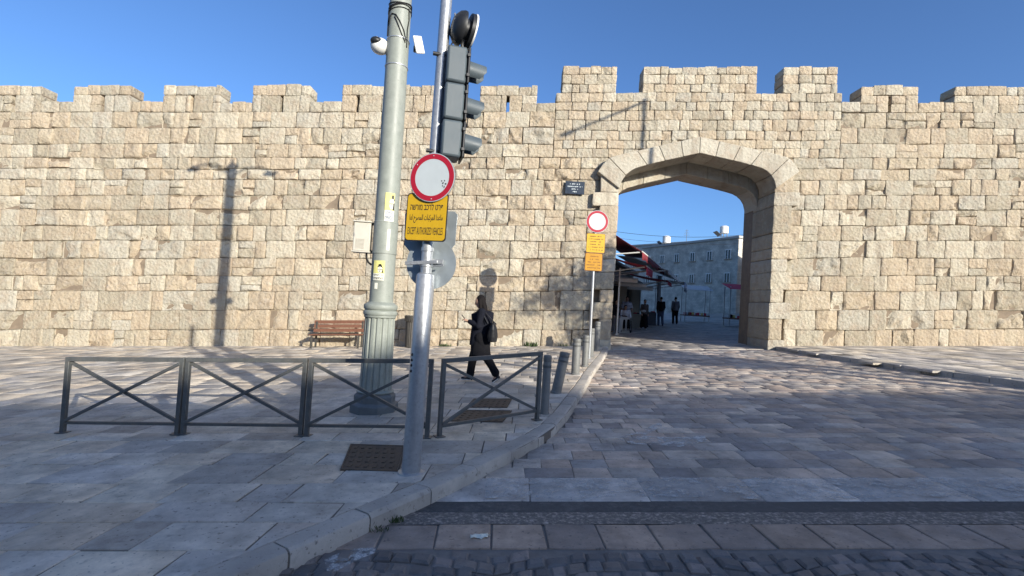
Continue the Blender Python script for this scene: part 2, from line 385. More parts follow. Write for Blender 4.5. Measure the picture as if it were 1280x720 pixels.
def scribble(m, cx, cz, w, h, rng):
    """a line of print too small to read: short uneven strokes"""
    x = cx - w / 2
    while x < cx + w / 2:
        a = rng.uniform(.35, .9) * h
        if rng.random() < 0.82:
            hh = rng.uniform(.55, 1.0) * h; z = cz + rng.uniform(-.1, .1) * h
            m.add([(x, 0, z - hh / 2), (x + a, 0, z - hh / 2), (x + a, 0, z + hh / 2), (x, 0, z + hh / 2)], [(0, 1, 2, 3)])
        x += a + rng.uniform(.12, .4) * h
    return m
# ================================================================== GROUND
KH = 0.12
def in_strip(p):
    x, y = proj(p); return 430 < x < 850 and -10 < y < 740
def shown(p, w, d):
    """how large a flat piece shows in the photograph, for picking the pieces that become parts"""
    x, y = proj(p)
    if not (-30 < x < 1310 and -30 < y < 750): return 0
    dist = (Vector(p) - Vector((0, 0, CAMZ))).length
    a = w * d * (FOC / dist) ** 2 * max(0.05, CAMZ / dist)
    return a * (4 if 430 < x < 850 else 1)

m = MB()
xs = [-600, -45] + [-45 + 90 * i / 18 for i in range(1, 18)] + [45, 600]
ys = [-400, -60, 0, 20, 60, 200, 900]
m.add([(x, y, gz(x, -0.10)) for y in ys for x in xs],
      [(j * len(xs) + i, j * len(xs) + i + 1, (j + 1) * len(xs) + i + 1, (j + 1) * len(xs) + i) for j in range(len(ys) - 1) for i in range(len(xs) - 1)])
structure(m.build('ground', M['ground'], sharp=None))

kpx = [(300, 716), (375, 683), (438, 655), (501, 627), (564.5, 600), (600, 583), (638, 564), (670, 548), (693, 534), (706, 520), (717, 505), (725, 492), (735, 477), (742, 463), (752, 450)]
KERB = [Vector(G(x, y, KH)) for x, y in kpx]
d0 = (KERB[0] - KERB[1]).normalized()
KERB = [KERB[0] + d0 * 9] + KERB + [Vector((3.32, 16.4)), Vector((3.46, 17.4))]
# smooth by resampling
def resample(pts, step):
    out = [pts[0].copy()]; acc = 0
    for a, b in zip(pts, pts[1:]):
        L = (b - a).length; t = step - acc
        while t < L:
            out.append(a.lerp(b, t / L)); t += step
        acc = (acc + L) % step
    out.append(pts[-1].copy()); return out
def chaikin(p, k=2):
    for _ in range(k):
        q = [p[0]]
        for a, b in zip(p, p[1:]): q += [a.lerp(b, .25), a.lerp(b, .75)]
        p = q + [p[-1]]
    return p
KS = chaikin(KERB, 2)
def kerb_side(p):
    """signed distance to the kerb line; >0 on the pavement; and the local normal"""
    best = None
    for a, b in zip(KS, KS[1:]):
        ab = b - a; t = max(0, min(1, (p - a).dot(ab) / max(1e-9, ab.length_squared))); q = a + ab * t
        d = (p - q).length
        if best is None or d < best[0]:
            n = Vector((-ab.y, ab.x)).normalized(); best = (d, (p - q).dot(n), n, q)
    return best
def clip(poly, q, n, off):
    out = []
    for i in range(len(poly)):
        a, b = poly[i], poly[(i + 1) % len(poly)]
        da = (a - q).dot(n) - off; db = (b - q).dot(n) - off
        if da >= 0: out.append(a)
        if (da >= 0) != (db >= 0): out.append(a.lerp(b, da / (da - db)))
    return out
def area(p): return abs(sum(p[i].x * p[(i + 1) % len(p)].y - p[(i + 1) % len(p)].x * p[i].y for i in range(len(p)))) / 2
def slab_geo(poly, h, ch=0.006, jit=0.008, tilt=0.003, dip=0.005, deep=0.05, base=None):
    """one paving stone: worn top with a rounded edge; local to its centroid"""
    if sum(poly[i].x * poly[(i + 1) % len(poly)].y - poly[(i + 1) % len(poly)].x * poly[i].y for i in range(len(poly))) < 0: poly = poly[::-1]
    c = sum(poly, Vector((0, 0))) / len(poly); n = len(poly)
    pts = [p + Vector((random.uniform(-jit, jit), random.uniform(-jit, jit))) for p in poly]
    inn = [p + (c - p).normalized() * min(ch * 1.5, (c - p).length * .3) for p in pts]
    tx, ty = random.uniform(-tilt, tilt), random.uniform(-tilt, tilt); dz = random.uniform(-tilt, tilt)
    zz = lambda p, o: gz(p.x, h + o) + tx * (p.x - c.x) * 2 + ty * (p.y - c.y) * 2 + dz
    o = Vector((c.x, c.y, gz(c.x, h)))
    v = [Vector((p.x, p.y, zz(p, -deep))) - o for p in pts] + [Vector((p.x, p.y, zz(p, -dip))) - o for p in pts] + [Vector((p.x, p.y, zz(p, 0))) - o for p in inn]
    f = []
    for k in range(2):
        for i in range(n): f.append((k * n + i, k * n + (i + 1) % n, (k + 1) * n + (i + 1) % n, (k + 1) * n + i))
    f.append(tuple(2 * n + i for i in range(n)))
    return o, v, f
def lay(parent, polys, h, name, material, tints, limit=300, ch=0.006, jit=0.008, tilt=0.003, dip=0.005):
    items = []
    for p in polys:
        a = area(p)
        if a < 0.004: continue
        c = sum(p, Vector((0, 0))) / len(p)
        items.append((shown(Vector((c.x, c.y, gz(c.x, h))), 1, a), p))
    items.sort(key=lambda t: -t[0])
    rest = MB(); rt = []
    for i, (sc_, p) in enumerate(items):
        o, v, f = slab_geo(p, h, ch, jit, tilt, dip)
        t = random.choice(tints); k = random.uniform(.86, 1.12); t = (t[0] * k, t[1] * k, t[2] * k)
        if i < limit and sc_ > 0:
            MB().add(v, f).build(name, material, parent, 35, tint=t, loc=o)
        else:
            rest.add([q + o for q in v], f); rt += [t] * len(v)
    if rest.v:
        r = rest.build('far_' + name + 's', material, parent, 35, tint=rt); r['kind'] = 'stuff'
def rows(x0, x1, y0, y1, rd, wd, gap=0.007, skew=0.0):
    out = []; y = y0
    while y < y1 - 0.05:
        d = random.uniform(*rd); x = x0 - random.uniform(0, wd[1])
        while x < x1:
            w = random.uniform(*wd); g = gap / 2
            out.append([Vector((x + g + skew * y, y + g)), Vector((x + w - g + skew * y, y + g)), Vector((x + w - g + skew * (y + d), y + d - g)), Vector((x + g + skew * (y + d), y + d - g))])
            x += w
        y += d
    return out

# --- pavement (raised) -------------------------------------------------
KIN = []
for i_, p_ in enumerate(KS):
    t_ = (KS[min(i_ + 1, len(KS) - 1)] - KS[max(i_ - 1, 0)]).normalized(); KIN.append(p_ + Vector((-t_.y, t_.x)) * .08)
bed = KIN + [Vector((3.46, 17.6)), Vector((-32, 17.6)), Vector((-32, KS[0].y))]
def sheet(poly, h, thick, name, material, kind=True):
    from mathutils.geometry import tessellate_polygon
    tri = tessellate_polygon([[Vector((p.x, p.y, 0)) for p in poly]]); n = len(poly)
    m = MB(); m.add([(p.x, p.y, gz(p.x, h)) for p in poly] + [(p.x, p.y, gz(p.x, h - thick)) for p in poly],
                    [tuple(t) for t in tri] + [(i, (i + 1) % n, (i + 1) % n + n, i + n) for i in range(n)])
    o = m.build(name, material, sharp=30)
    return structure(o) if kind else o
pavement = sheet(bed, KH - 0.010, 0.16, 'pavement', M['joint'])
KW = 0.19
polys = []
for p in rows(-24, 4.0, 1.5, 17.45, (0.30, 0.50), (0.34, 0.80), gap=.011, skew=0.03):
    c = sum(p, Vector((0, 0))) / 4
    far = max((q - c).length for q in p)
    d, s, n, q = kerb_side(c)
    if s < KW - far: continue
    if d < KW + far + .1: p = clip(p, q, n, KW + 0.01)
    if len(p) >= 3 and c.x < 3.5: polys.append(p)
lay(pavement, polys, KH, 'paving_slab', M['slab'], [(1, 1, 1), (1.06, 1.02, .95), (.86, .87, .9), (1.1, 1.03, .93), (.74, .73, .73), (.95, .88, .8)])
# --- kerb ------------------------------------------------------------------
kerb_bed = [Vector((p.x, p.y)) for p in KS]
kerb = MB(); kk = resample(KS, 0.30)
nn = len(kk); kv = []
for i, p in enumerate(kk):
    t = (kk[min(i + 1, nn - 1)] - kk[max(i - 1, 0)]).normalized(); n = Vector((-t.y, t.x))
    for off, z in ((0.012, -0.05), (0.012, KH - 0.02), (KW - 0.01, KH - 0.02), (KW - 0.01, -0.05)):
        q = p + n * off; kv.append((q.x, q.y, gz(q.x, z)))
kerb.add(kv, [(i * 4 + k, i * 4 + (k + 1) % 4, (i + 1) * 4 + (k + 1) % 4, (i + 1) * 4 + k) for i in range(nn - 1) for k in range(3)])
kerb = structure(kerb.build('kerb', M['joint'], sharp=30))
kk = resample(KS, 0.62)
for i in range(len(kk) - 1):
    a, b = kk[i], kk[i + 1]
    t = (b - a).normalized(); n = Vector((-t.y, t.x)); L = (b - a).length
    a2 = a + t * 0.006; b2 = b - t * 0.006
    c = (a + b) / 2; o = Vector((c.x, c.y, gz(c.x)))
    pr = [(0, -0.06), (0, KH - 0.035), (0.012, KH - 0.012), (0.035, KH), (KW - 0.01, KH), (KW, KH - 0.02), (KW, -0.06)]
    v = []
    dz = random.uniform(-.006, .006); dx = random.uniform(-.006, .006)
    for e in (a2, (a2 + b2) / 2 + n * 0.002, b2):
        for (w, z) in pr:
            q = e + n * (w + dx); v.append(Vector((q.x, q.y, gz(q.x, z + dz + random.uniform(-.003, .003)))) - o)
    k = len(pr)
    f = [(s * k + j, s * k + j + 1, (s + 1) * k + j + 1, (s + 1) * k + j) for s in range(2) for j in range(k - 1)] + [tuple(range(k)), tuple(2 * k + j for j in range(k))[::-1]]
    g = random.uniform(.93, 1.06)
    MB().add(v, f).build('kerb_stone', M['kerb'], kerb, 30, tint=(g, g, g), loc=o)

# --- road -------------------------------------------------------------------
road = sheet([Vector((-14, 0.2)), Vector((-8, 0.2)), Vector((40, 0.2)), Vector((40, 60)), Vector((-14, 60))], -0.012, 0.05, 'road', M['darkjoint'])
YA = G(640, 686)[1]; YB = G(640, 655)[1]; YC = G(640, 640)[1]; YD = G(640, 627)[1]; YE = G(640, 597)[1]
road_x0 = lambda y: min([k.x for k in KS if abs(k.y - y) < .5] or [-20]) - 0.3
# square setts laid in one row across the street
polys = []; x = -9.0 + 0.11
while x < 12:
    w = 0.385; polys.append([Vector((x + .008, YA + .01)), Vector((x + w - .008, YA + .01)), Vector((x + w - .008 - .015, YB - .008)), Vector((x + .008 - .015, YB - .008))]); x += w
lay(road, [p for p in polys if kerb_side(sum(p, Vector((0, 0))) / 4)[1] < 0.15], 0.0, 'crossing_slab', M['roadslab'], [(.80, .70, .64), (.72, .64, .60), (.85, .72, .63)], tilt=.002)
# brown stone paving of the carriageway
polys = []
for p in rows(-8, 12, YE, 17.3, (0.19, 0.30), (0.22, 0.55), skew=0.02):
    c = sum(p, Vector((0, 0))) / 4
    if kerb_side(c)[1] < 0.12 and c.x < 9.9: polys.append(p)
lay(road, polys, 0.0, 'paving_stone', M['roadslab'], [(1, 1, 1), (1.1, 1.0, .93), (.8, .82, .86), (1.05, .93, .85), (.7, .7, .74), (1.2, 1.15, 1.08)], tilt=.005)
polys = rows(2, 24, 17.3, 48, (0.45, 0.6), (0.5, 1.0))
rest = MB(); rt = []
for p in polys:
    o, v, f = slab_geo(p, 0.02); rest.add([q + o + Vector((0, 0, 0.018 * max(0, (q + o).y - 17.4))) for q in v], f); g = random.uniform(.75, 1.05); rt += [(g, g, g * .98)] * len(v)
r = rest.build('lane_paving', M['roadslab'], road, 35, tint=rt); r['kind'] = 'stuff'
# cobbles in arcs at the bottom of the picture
polys = []
yr = 1.9
for j in range(14):
    x = -5.5 + 0.05 * (j % 2)
    while x < 6:
        w = random.uniform(.10, .155)
        u = (x / 1.7) % 1.0
        arc = lambda xx: 0.17 * math.sin(math.pi * ((xx / 1.7) % 1.0)) if int(math.floor(xx / 1.7)) == int(math.floor((x + w / 2) / 1.7)) else 0
        a0, a1 = arc(x + .006), arc(x + w - .006); y0 = yr + j * 0.115; 
        q = [Vector((x + .006, y0 + a0)), Vector((x + w - .006, y0 + a1)), Vector((x + w - .006, y0 + a1 + .104)), Vector((x + .006, y0 + a0 + .104))]
        if max(k.y for k in q) < YA - 0.004 and kerb_side((q[0] + q[2]) / 2)[1] < .1: polys.append(q)
        x += w
lay(road, polys, 0.008, 'cobblestone', M['cobble'], [(1, 1, 1), (1.25, 1.2, 1.15), (.8, .82, .85), (1.5, 1.4, 1.35), (.95, 1, 1.05)], ch=0.018, jit=.007, tilt=.01, dip=.014)
def strip(name, x0, x1, y0, y1, h, material, parent, wob=0.02):
    n = 60; m = MB(); v = []
    for i in range(n + 1):
        x = x0 + (x1 - x0) * i / n
        v += [(x, y0 + random.uniform(-wob, wob), gz(x, h)), (x, y1 + random.uniform(-wob, wob), gz(x, h))]
    m.add(v, [(2 * i, 2 * i + 2, 2 * i + 3, 2 * i + 1) for i in range(n)])
    return m.build(name, material, parent, None)
strip('aggregate_strip', -4, 12, YB, YC, -0.002, M['aggregate'], road, .008)
strip('asphalt_strip', -4, 12, YC, YD + .02, -0.006, M['asphalt'], road, .018)
polys = [p for p in rows(-4, 12, YD + .01, YE - .01, (YE - YD - .02, YE - YD - .02), (0.6, 1.1)) if kerb_side(sum(p, Vector((0, 0))) / 4)[1] < 0.1]
lay(road, polys, 0.0, 'band_slab', M['roadslab'], [(1.15, 1.2, 1.25), (1.0, 1.05, 1.1)], tilt=.002)
xb = G(607, 612)[0]
paint = strip('road_band_paint', xb, 11, YD + .05, YE - .04, 0.010, M['bandpaint'], road, .03)
def ground_poly(name, pxs, h, material, parent):
    pts = [Vector(G(x, y, 0)) for x, y in pxs]
    m = MB(); m.add([(p.x, p.y, gz(p.x, h)) for p in pts], [tuple(range(len(pts)))]); return m.build(name, material, parent, None)
ground_poly('road_arrow_paint', [(768, 549), (800, 540), (826, 528), (828, 534), (806, 546), (842, 548), (880, 545), (884, 552), (850, 560), (812, 557), (790, 556)], 0.012, M['paint'], road)
ground_poly('road_smear_paint', [(405, 700), (440, 688), (470, 686), (468, 693), (440, 705), (410, 722)], 0.010, M['paint'], road)
# right-hand footway beyond the gate opening
rf = [Vector((10.0, 9.5)), Vector((9.55, 12)), Vector((9.3, 15)), Vector((9.25, 17.6)), Vector((32, 17.6)), Vector((32, 9.5))]
footway = sheet(rf, KH - .010, .16, 'footway', M['joint'])
polys = [p for p in rows(9.3, 26, 9.5, 17.45, (0.4, 0.6), (0.5, 0.9)) if (sum(p, Vector((0, 0))) / 4).x > 9.55 + max(0, (12 - (sum(p, Vector((0, 0))) / 4).y) * .2)]
lay(footway, polys, KH, 'paving_slab', M['slab'], [(1, 1, 1), (1.06, 1.02, .95), (.9, .9, .93)], limit=160)
for a, b in zip(resample([rf[0], rf[1], rf[2], rf[3]], .7), resample([rf[0], rf[1], rf[2], rf[3]], .7)[1:]):
    c = (a + b) / 2; t = (b - a); ang = math.atan2(t.y, t.x)
    k = MB().box((0, 0, KH / 2 - .02), (t.length - .012, .18, KH + .05))
    o = k.build('kerb_stone', M['kerb'], footway, 30, bevel=.015, tint=(1, 1, 1), loc=(c.x + .06, c.y, gz(c.x))); o.rotation_euler = (0, -math.atan(SLOPE) * math.cos(ang), ang)

# ================================================================== CITY WALL
WY = 17.4
def wx(px, py=250): return W(px, py, WY)[0]
def wz(py): return W(640, py, WY)[1]
wall = thing('city_wall', (0, WY, 0), 'tall crenellated limestone city wall with an arched gateway behind the pavement', 'wall')
TINTS = [(1, 1, 1), (1.08, 1.05, 1.0), (.94, .92, .88), (1.05, .97, .88), (1.12, 1.1, 1.06), (.88, .84, .78), (1.06, .95, .85), (1.0, .9, .8)]
def wob(x, z): return 0.045 * noise.noise(Vector((x * .45, z * 2.3, 1.7))) + .02 * noise.noise(Vector((x * 1.6, z * 2.9, 4.1)))
def stone_geo(x0, x1, z0, z1, y0, depth, boss, gap=0.012, cell=0.085, cap=9):
    """one hewn block: drafted edge, rough boss"""
    gap = random.uniform(.002, .012)
    edgein = random.uniform(.006, .014) + boss * .35
    Z0, Z1 = z0, z1; wander = 0 if depth > .3 else 1
    x0 += gap; x1 -= gap; z0 += gap * .8; z1 -= gap * .8
    w, h = x1 - x0, z1 - z0
    nx = max(3, min(cap, int(w / cell) + 2)); nz = max(3, min(cap - 2, int(h / cell) + 2))
    cx, cz = (x0 + x1) / 2, (z0 + z1) / 2
    sd_ = Vector((random.uniform(0, 99), random.uniform(0, 99), random.uniform(0, 99)))
    o = Vector((cx, y0, cz + SLOPE * cx)); v = []; f = []
    tl = random.uniform(-.02, .02) * boss * 8; tv = random.uniform(-.02, .02) * boss * 8
    us = [0] + [0.5 / (nx - 1) * .55] + [(i) / (nx - 1) for i in range(1, nx - 1)] + [1 - 0.5 / (nx - 1) * .55] + [1]
    vs_ = [0] + [0.5 / (nz - 1) * .55] + [(i) / (nz - 1) for i in range(1, nz - 1)] + [1 - 0.5 / (nz - 1) * .55] + [1]
    A, B = len(us), len(vs_)
    cut = random.random(); ca_ = random.uniform(0, 6.28); cdx, cdz = math.cos(ca_), math.sin(ca_); cth = (cdx + cdz) / 2 + random.uniform(.05, .3)
    for j, tv_ in enumerate(vs_):
        for i, tu in enumerate(us):
            x = x0 + w * tu; z = z0 + h * tv_
            edge = i in (0, A - 1) or j in (0, B - 1)
            n3 = noise.noise(Vector((x * 3.1, z * 3.1, 0)) + sd_)
            if edge:
                if i in (0, A - 1): x += noise.noise(Vector((z * 4, 3, i)) + sd_) * .018 + (.012 if i == 0 else -.012) * (j in (0, B - 1))
                if j in (0, B - 1): z += noise.noise(Vector((x * 4, 7, j)) + sd_) * .014 + (.010 if j == 0 else -.010) * (i in (0, A - 1))
                y = edgein + .012 * n3
            else:
                rg = noise.noise(Vector((x * 6.5, z * 6.5, 5)) + sd_); fine = noise.noise(Vector((x * 15, z * 15, 9)) + sd_)
                ed = min(tu, 1 - tu, tv_, 1 - tv_)
                k = min(1, ed / .2)
                y = -boss * (0.15 + 1.0 * n3 + 0.95 * rg + 0.6 * fine) * (0.35 + .65 * k)
                if cut > .5 and tu * cdx + tv_ * cdz > cth: y += boss * 1.1 * min(1, (tu * cdx + tv_ * cdz - cth) * 8) + tl * (tu - .5) + tv * (tv_ - .5)
            zw = (wob(x, Z0) * (1 - tv_) + wob(x, Z1) * tv_) * wander
            v.append(Vector((x - cx, y, z - cz + zw + SLOPE * (x - cx))))
    for j in range(B - 1):
        for i in range(A - 1): f.append((j * A + i, j * A + i + 1, (j + 1) * A + i + 1, (j + 1) * A + i))
    ring = [i for i in range(A)] + [j * A + A - 1 for j in range(1, B)] + [(B - 1) * A + i for i in range(A - 2, -1, -1)] + [j * A for j in range(B - 2, 0, -1)]
    k = len(v)
    for r in ring: q = v[r].copy(); q.y = depth; v.append(q)
    n = len(ring)
    for i in range(n): f.append((ring[i], k + i, k + (i + 1) % n, ring[(i + 1) % n]))
    return o, v, f
STONES = []      # (x0,x1,z0,z1,y0,depth,boss,material)
def course(x0, x1, z0, z1, wr, y0=WY, depth=.11, boss=(.01, .06), smooth=.35, ends=0.0, ragged=0.0):
    x = x0
    while x < x1 - 0.02:
        w = random.uniform(*wr)
        if x + w > x1 - wr[0] * .55: w = x1 - x
        if w > wr[1] * 1.3: w = w / 2
        b = random.uniform(0.004, 0.012) if random.random() < smooth else random.uniform(*boss)
        d = depth
        if ends and (x <= x0 + .01 or x + w >= x1 - .01): d = ends
        zc = z0 + (z1 - z0) * random.uniform(.42, .58)
        if w < .8 and (z1 - z0) > .48 and random.random() < .22:
            STONES.append((x, x + w, z0, zc, y0, d, b, 'stone')); STONES.append((x, x + w, zc, z1, y0, d, b * .8, 'stone'))
        else:
            STONES.append((x, x + w, z0, z1 - ragged * random.random() ** 2, y0 + random.uniform(-.012, .012), d, b, 'stone'))
        x += w
XJ = wx(767, 330)                      # left jamb of the gateway
XC = XJ + 2.72; mir = lambda x: 2 * XC - x
XP = wx(741, 330)                      # left edge of the proud jamb stones
XS = wx(693, 160)                      # seam where the gate block begins
ROWS = [438, 412, 388, 364, 345, 323, 301, 282, 262, 244, 225, 211, 197, 180, 160, 140]
ZR = [wz(p) for p in ROWS]
ZSM = [wz(p) for p in (197, 186, 175, 163, 150, 138, 127, 116)]
# arch lines, left half, as offsets from the picture (x, height)
def arch_pts(pxs, Y): return [W(x, y, Y) for x, y in pxs]
OUT = arch_pts([(747, 215), (753, 206), (762, 197), (780, 192.5), (800, 188), (820, 183.5), (840, 179)], WY - .25)
INN = arch_pts([(774, 236), (777, 226), (784, 216), (795, 210), (808, 206.5), (824, 202.5), (840, 199)], WY - .25)
def extend(pts):
    (x0, z0), (x1, z1) = pts[-2], pts[-1]; s = (z1 - z0) / (x1 - x0)
    return pts + [(XC, z1 + s * (XC - x1))]
OUT = extend(OUT); INN = extend(INN)
def at_x(pts, x):
    x = min(x, mir(x)) if x > XC else x
    if x <= pts[0][0]: return pts[0][1]
    for (a, za), (b, zb) in zip(pts, pts[1:]):
        if a <= x <= b: return za + (zb - za) * (x - a) / max(1e-6, b - a)
    return pts[-1][1]
def ring_x(z):
    """x on the left half where the outside of the arch ring reaches height z"""
    if z <= OUT[0][1]: return None
    for (a, za), (b, zb) in zip(OUT, OUT[1:]):
        if za <= z <= zb: return a + (b - a) * (z - za) / max(1e-6, zb - za)
    return XC
wr_big = (0.34, 1.15)
for i in range(len(ZR) - 1):
    z0, z1 = ZR[i], ZR[i + 1]; zm = (z0 + z1) / 2
    if ROWS[i] > 200:
        xe = XP + .10
        if z1 > OUT[0][1]: xe = ring_x(max(zm, OUT[0][1] + .01)) + .12
    else: xe = XS
    course(-21, xe, z0, z1, wr_big if i < 9 else (.4, .95), smooth=.38 if i < 10 else .25, boss=(.02, .10))
    course(mir(xe), 29, z0, z1, wr_big, smooth=.38, boss=(.02, .10))
for i in range(len(ZSM) - 1):
    z0, z1 = ZSM[i], ZSM[i + 1]; zm = (z0 + z1) / 2
    rx = ring_x(zm)
    if rx is not None and rx < XC - .05:
        course(XS, rx + .12, z0, z1, (.3, .62), smooth=.6, boss=(.008, .035)); course(mir(rx) - .12, mir(XS), z0, z1, (.3, .62), smooth=.6, boss=(.008, .035))
    else: course(XS, mir(XS), z0, z1, (.3, .62), smooth=.6, boss=(.008, .035))
ZS, ZT = wz(126.5), wz(106); GS, GT = wz(116), wz(82)
Z140 = ZR[-1]
crenels = [(a, b) for a, b in ((555, 600), (672, 703))]
lows = []      # merlons of the low wall: (x0, x1, slit)
px_m = [(600, 672, 635), (428, 555, 447), (316, 388, 352), (204, 276, 240), (92, 164, 128), (-20, 52, 16), (-132, -60, -96)]
PAR = []       # parapet core pieces (x0,x1,z0,z1)
allx = []
for a, b, s in px_m: allx.append((wx(a, 115), wx(b, 115), wx(s, 128)))
allx += [(mir(b), mir(a), mir(s)) for a, b, s in allx]
zlo = Z140
def seg(x0, x1, rowz, top=False, **k):
    for za, zb in zip(rowz, rowz[1:]): course(x0, x1, za, zb, (.30, .80), ends=.62, ragged=.07 if top else 0, **k)
edges = sorted(allx)
for a, b, s in edges:
    for c0, c1 in ((a, s - .055), (s + .055, b)):
        seg(c0, c1, [zlo, wz(119)], smooth=.7, boss=(.008, .03)); PAR.append((c0 + .02, c1 - .02, zlo, wz(119)))
    seg(a, b, [wz(119), ZT], top=True, smooth=.5, boss=(.01, .03)); PAR.append((a + .02, b - .02, wz(119), ZT - .09))
lowgaps = []
for (a0, b0, s0), (a1, b1, s1) in zip(edges, edges[1:]):
    if b0 < XS < a1 or b0 < XC < a1: lowgaps += [(b0, XS), (mir(XS), a1)]
    else: lowgaps.append((b0, a1))
for a, b in lowgaps: seg(a, b, [zlo, ZS], top=True, smooth=.4, boss=(.01, .03)); PAR.append((a, b, zlo, ZS - .08))
gm_ = [(wx(703, 100), wx(771, 100)), (wx(804, 100), mir(wx(804, 100))), (mir(wx(771, 100)), mir(wx(703, 100)))]
for a, b in gm_:
    for za, zb in zip([GS, wz(104.5), wz(93), GT], [wz(104.5), wz(93), GT]): course(a, b, za, zb, (.26, .62), ends=.62, boss=(.01, .035), smooth=.45, ragged=.06 if zb == GT else 0)
    PAR.append((a + .03, b - .03, GS - .05, GT - .08))
a, b = wx(696, 120), gm_[0][0]
course(XS, a + (b - a), ZS, GS, (.3, .6), ends=.5)
# proud jamb stones
pier = [(448, 425), (425, 399), (399, 378), (378, 362), (362, 340), (340, 324), (324, 310), (310, 291), (291, 257), (257, 240), (240, 219)]
pl = [742, 748, 738, 750, 742, 749, 737, 741, 749, 741, 751]
for (b_, t_), l in zip(pier, pl):
    z0, z1 = W(760, b_, WY - .22)[1], W(760, t_, WY - .22)[1]
    x0 = W(l, (b_ + t_) / 2, WY - .22)[0]
    bo = random.choice([.006, .008, .03, .012])
    STONES.append((x0, XJ + random.uniform(0, .03), z0, z1, WY - .22 + random.uniform(-.02, .02), 1.5, bo, 'ashlar'))
    STONES.append((mir(XJ) - random.uniform(0, .03), mir(x0), z0, z1, WY - .22, 1.5, bo, 'ashlar'))
# emit the stones: the largest in view one by one, the rest as one mass
def st_score(s):
    cx, cz = (s[0] + s[1]) / 2, (s[2] + s[3]) / 2
    x, y = proj((cx, WY, cz + SLOPE * cx))
    if not (-40 < x < 1320 and -30 < y < 750): return 0
    a = (s[1] - s[0]) * (s[3] - s[2])
    return a * (6 if 432 < x < 848 else 1)
STONES.sort(key=lambda s: -st_score(s))
rest = MB(); rt = []
off = Vector((0, WY, 0))
for i, s in enumerate(STONES):
    o, v, f = stone_geo(*s[:7], cell=.065 if i < 420 else .11, cap=11 if i < 420 else 7)
    t = random.choice(TINTS); k = random.uniform(.9, 1.08); t = tuple(c * k for c in t)
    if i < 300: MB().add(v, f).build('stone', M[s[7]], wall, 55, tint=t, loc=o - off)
    else: rest.add([q + o - off for q in v], f); rt += [t] * len(v)
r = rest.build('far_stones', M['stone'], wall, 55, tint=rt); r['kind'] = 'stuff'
# core behind the stones
def shear(mb): 
    for p in mb.v: p.z += SLOPE * p.x
    return mb
core = MB(); CF = .07
ztopL = Z140 + .001
def cbox(x0, x1, z0, z1, y0, y1): core.box(((x0 + x1) / 2, (y0 + y1) / 2, (z0 + z1) / 2), (x1 - x0, y1 - y0, z1 - z0))
cbox(-40, XJ - .03, -.4, ztopL, CF, 2.1); cbox(mir(XJ) + .03, 45, -.4, ztopL, CF, 2.1)
nn = 24; XA = XJ - .03; XB = mir(XJ) + .03
for i in range(nn):
    a = XA + (XB - XA) * i / nn; b = XA + (XB - XA) * (i + 1) / nn
    za, zb = at_x(INN, a) + .12, at_x(INN, b) + .12
    core.prism([(a, za), (b, zb), (b, ztopL), (a, ztopL)], CF, 2.1)
cbox(XS + .02, mir(XS) - .02, ztopL, GS - .03, CF, .75)
for a, b, z0, z1 in PAR: cbox(a, b, z0 - .01, z1, CF, .62)
shear(core).build('wall_core', M['mortar'], wall, 30)
# arch ring of long voussoirs, proud of the wall, and the lower inner arch behind
def voussoirs(out, inn, y0, y1, name, cuts, both=True):
    for side in (0, 1):
        for a, b in zip(cuts, cuts[1:]):
            def pt(pts, t):
                L = [0]; 
                for p, q in zip(pts, pts[1:]): L.append(L[-1] + math.hypot(q[0] - p[0], q[1] - p[1]))
                d = t * L[-1]
                for k in range(len(pts) - 1):
                    if d <= L[k + 1] + 1e-9:
                        u = (d - L[k]) / max(1e-9, L[k + 1] - L[k]); return (pts[k][0] + (pts[k + 1][0] - pts[k][0]) * u, pts[k][1] + (pts[k + 1][1] - pts[k][1]) * u)
                return pts[-1]
            e = .0015
            ts = [a + e + (b - a - 2 * e) * k / 4 for k in range(5)]
            poly = [pt(inn, t) for t in ts] + [pt(out, t) for t in ts[::-1]]
            if side: poly = [(mir(x), z) for x, z in poly][::-1]
            mb = MB().prism(poly, y0 - WY, y1 - WY); shear(mb)
            g = random.uniform(.92, 1.1)
            mb.build(name, M['ashlar'], wall, 35, bevel=.02, tint=(g, g * .99, g * .97))
voussoirs(OUT, INN, WY - .30, WY + .85, 'arch_stone', [0, .16, .42, .62, .82, 1.0])
INN2 = [(x + .0, z - .42) for x, z in INN]; OUT2 = [(x, z + .25) for x, z in INN]
INN2[0] = (XJ, INN[0][1] - .5)
voussoirs(OUT2, INN2, WY + .95, WY + 2.0, 'inner_arch_stone', [0, .25, .5, .75, 1.0])
# small socket stones and putlog shadows: two projecting stubs high on the gate block
# plaque
px0, pz0 = W(706, 243, WY - .06); px1, pz1 = W(731, 227, WY - .06)
pq = thing('street_plaque', ((px0 + px1) / 2, WY - .085, (pz0 + pz1) / 2 + SLOPE * (px0 + px1) / 2), 'small dark blue street name plaque with white lines on the stone wall', 'plaque')
MB().box((0, 0, 0), (px1 - px0, .03, pz1 - pz0)).build('plate', M['plaque'], pq, bevel=.008)
tm = MB(); rng = random.Random(4)
for z, w in ((.13, .36), (.04, .52), (-.05, .22), (-.14, .14)): scribble(tm, 0, z, w, .045, rng)
o = tm.build('lettering', M['signwhite'], pq, None); o.location.y = -.018; o['kind'] = 'stuff'
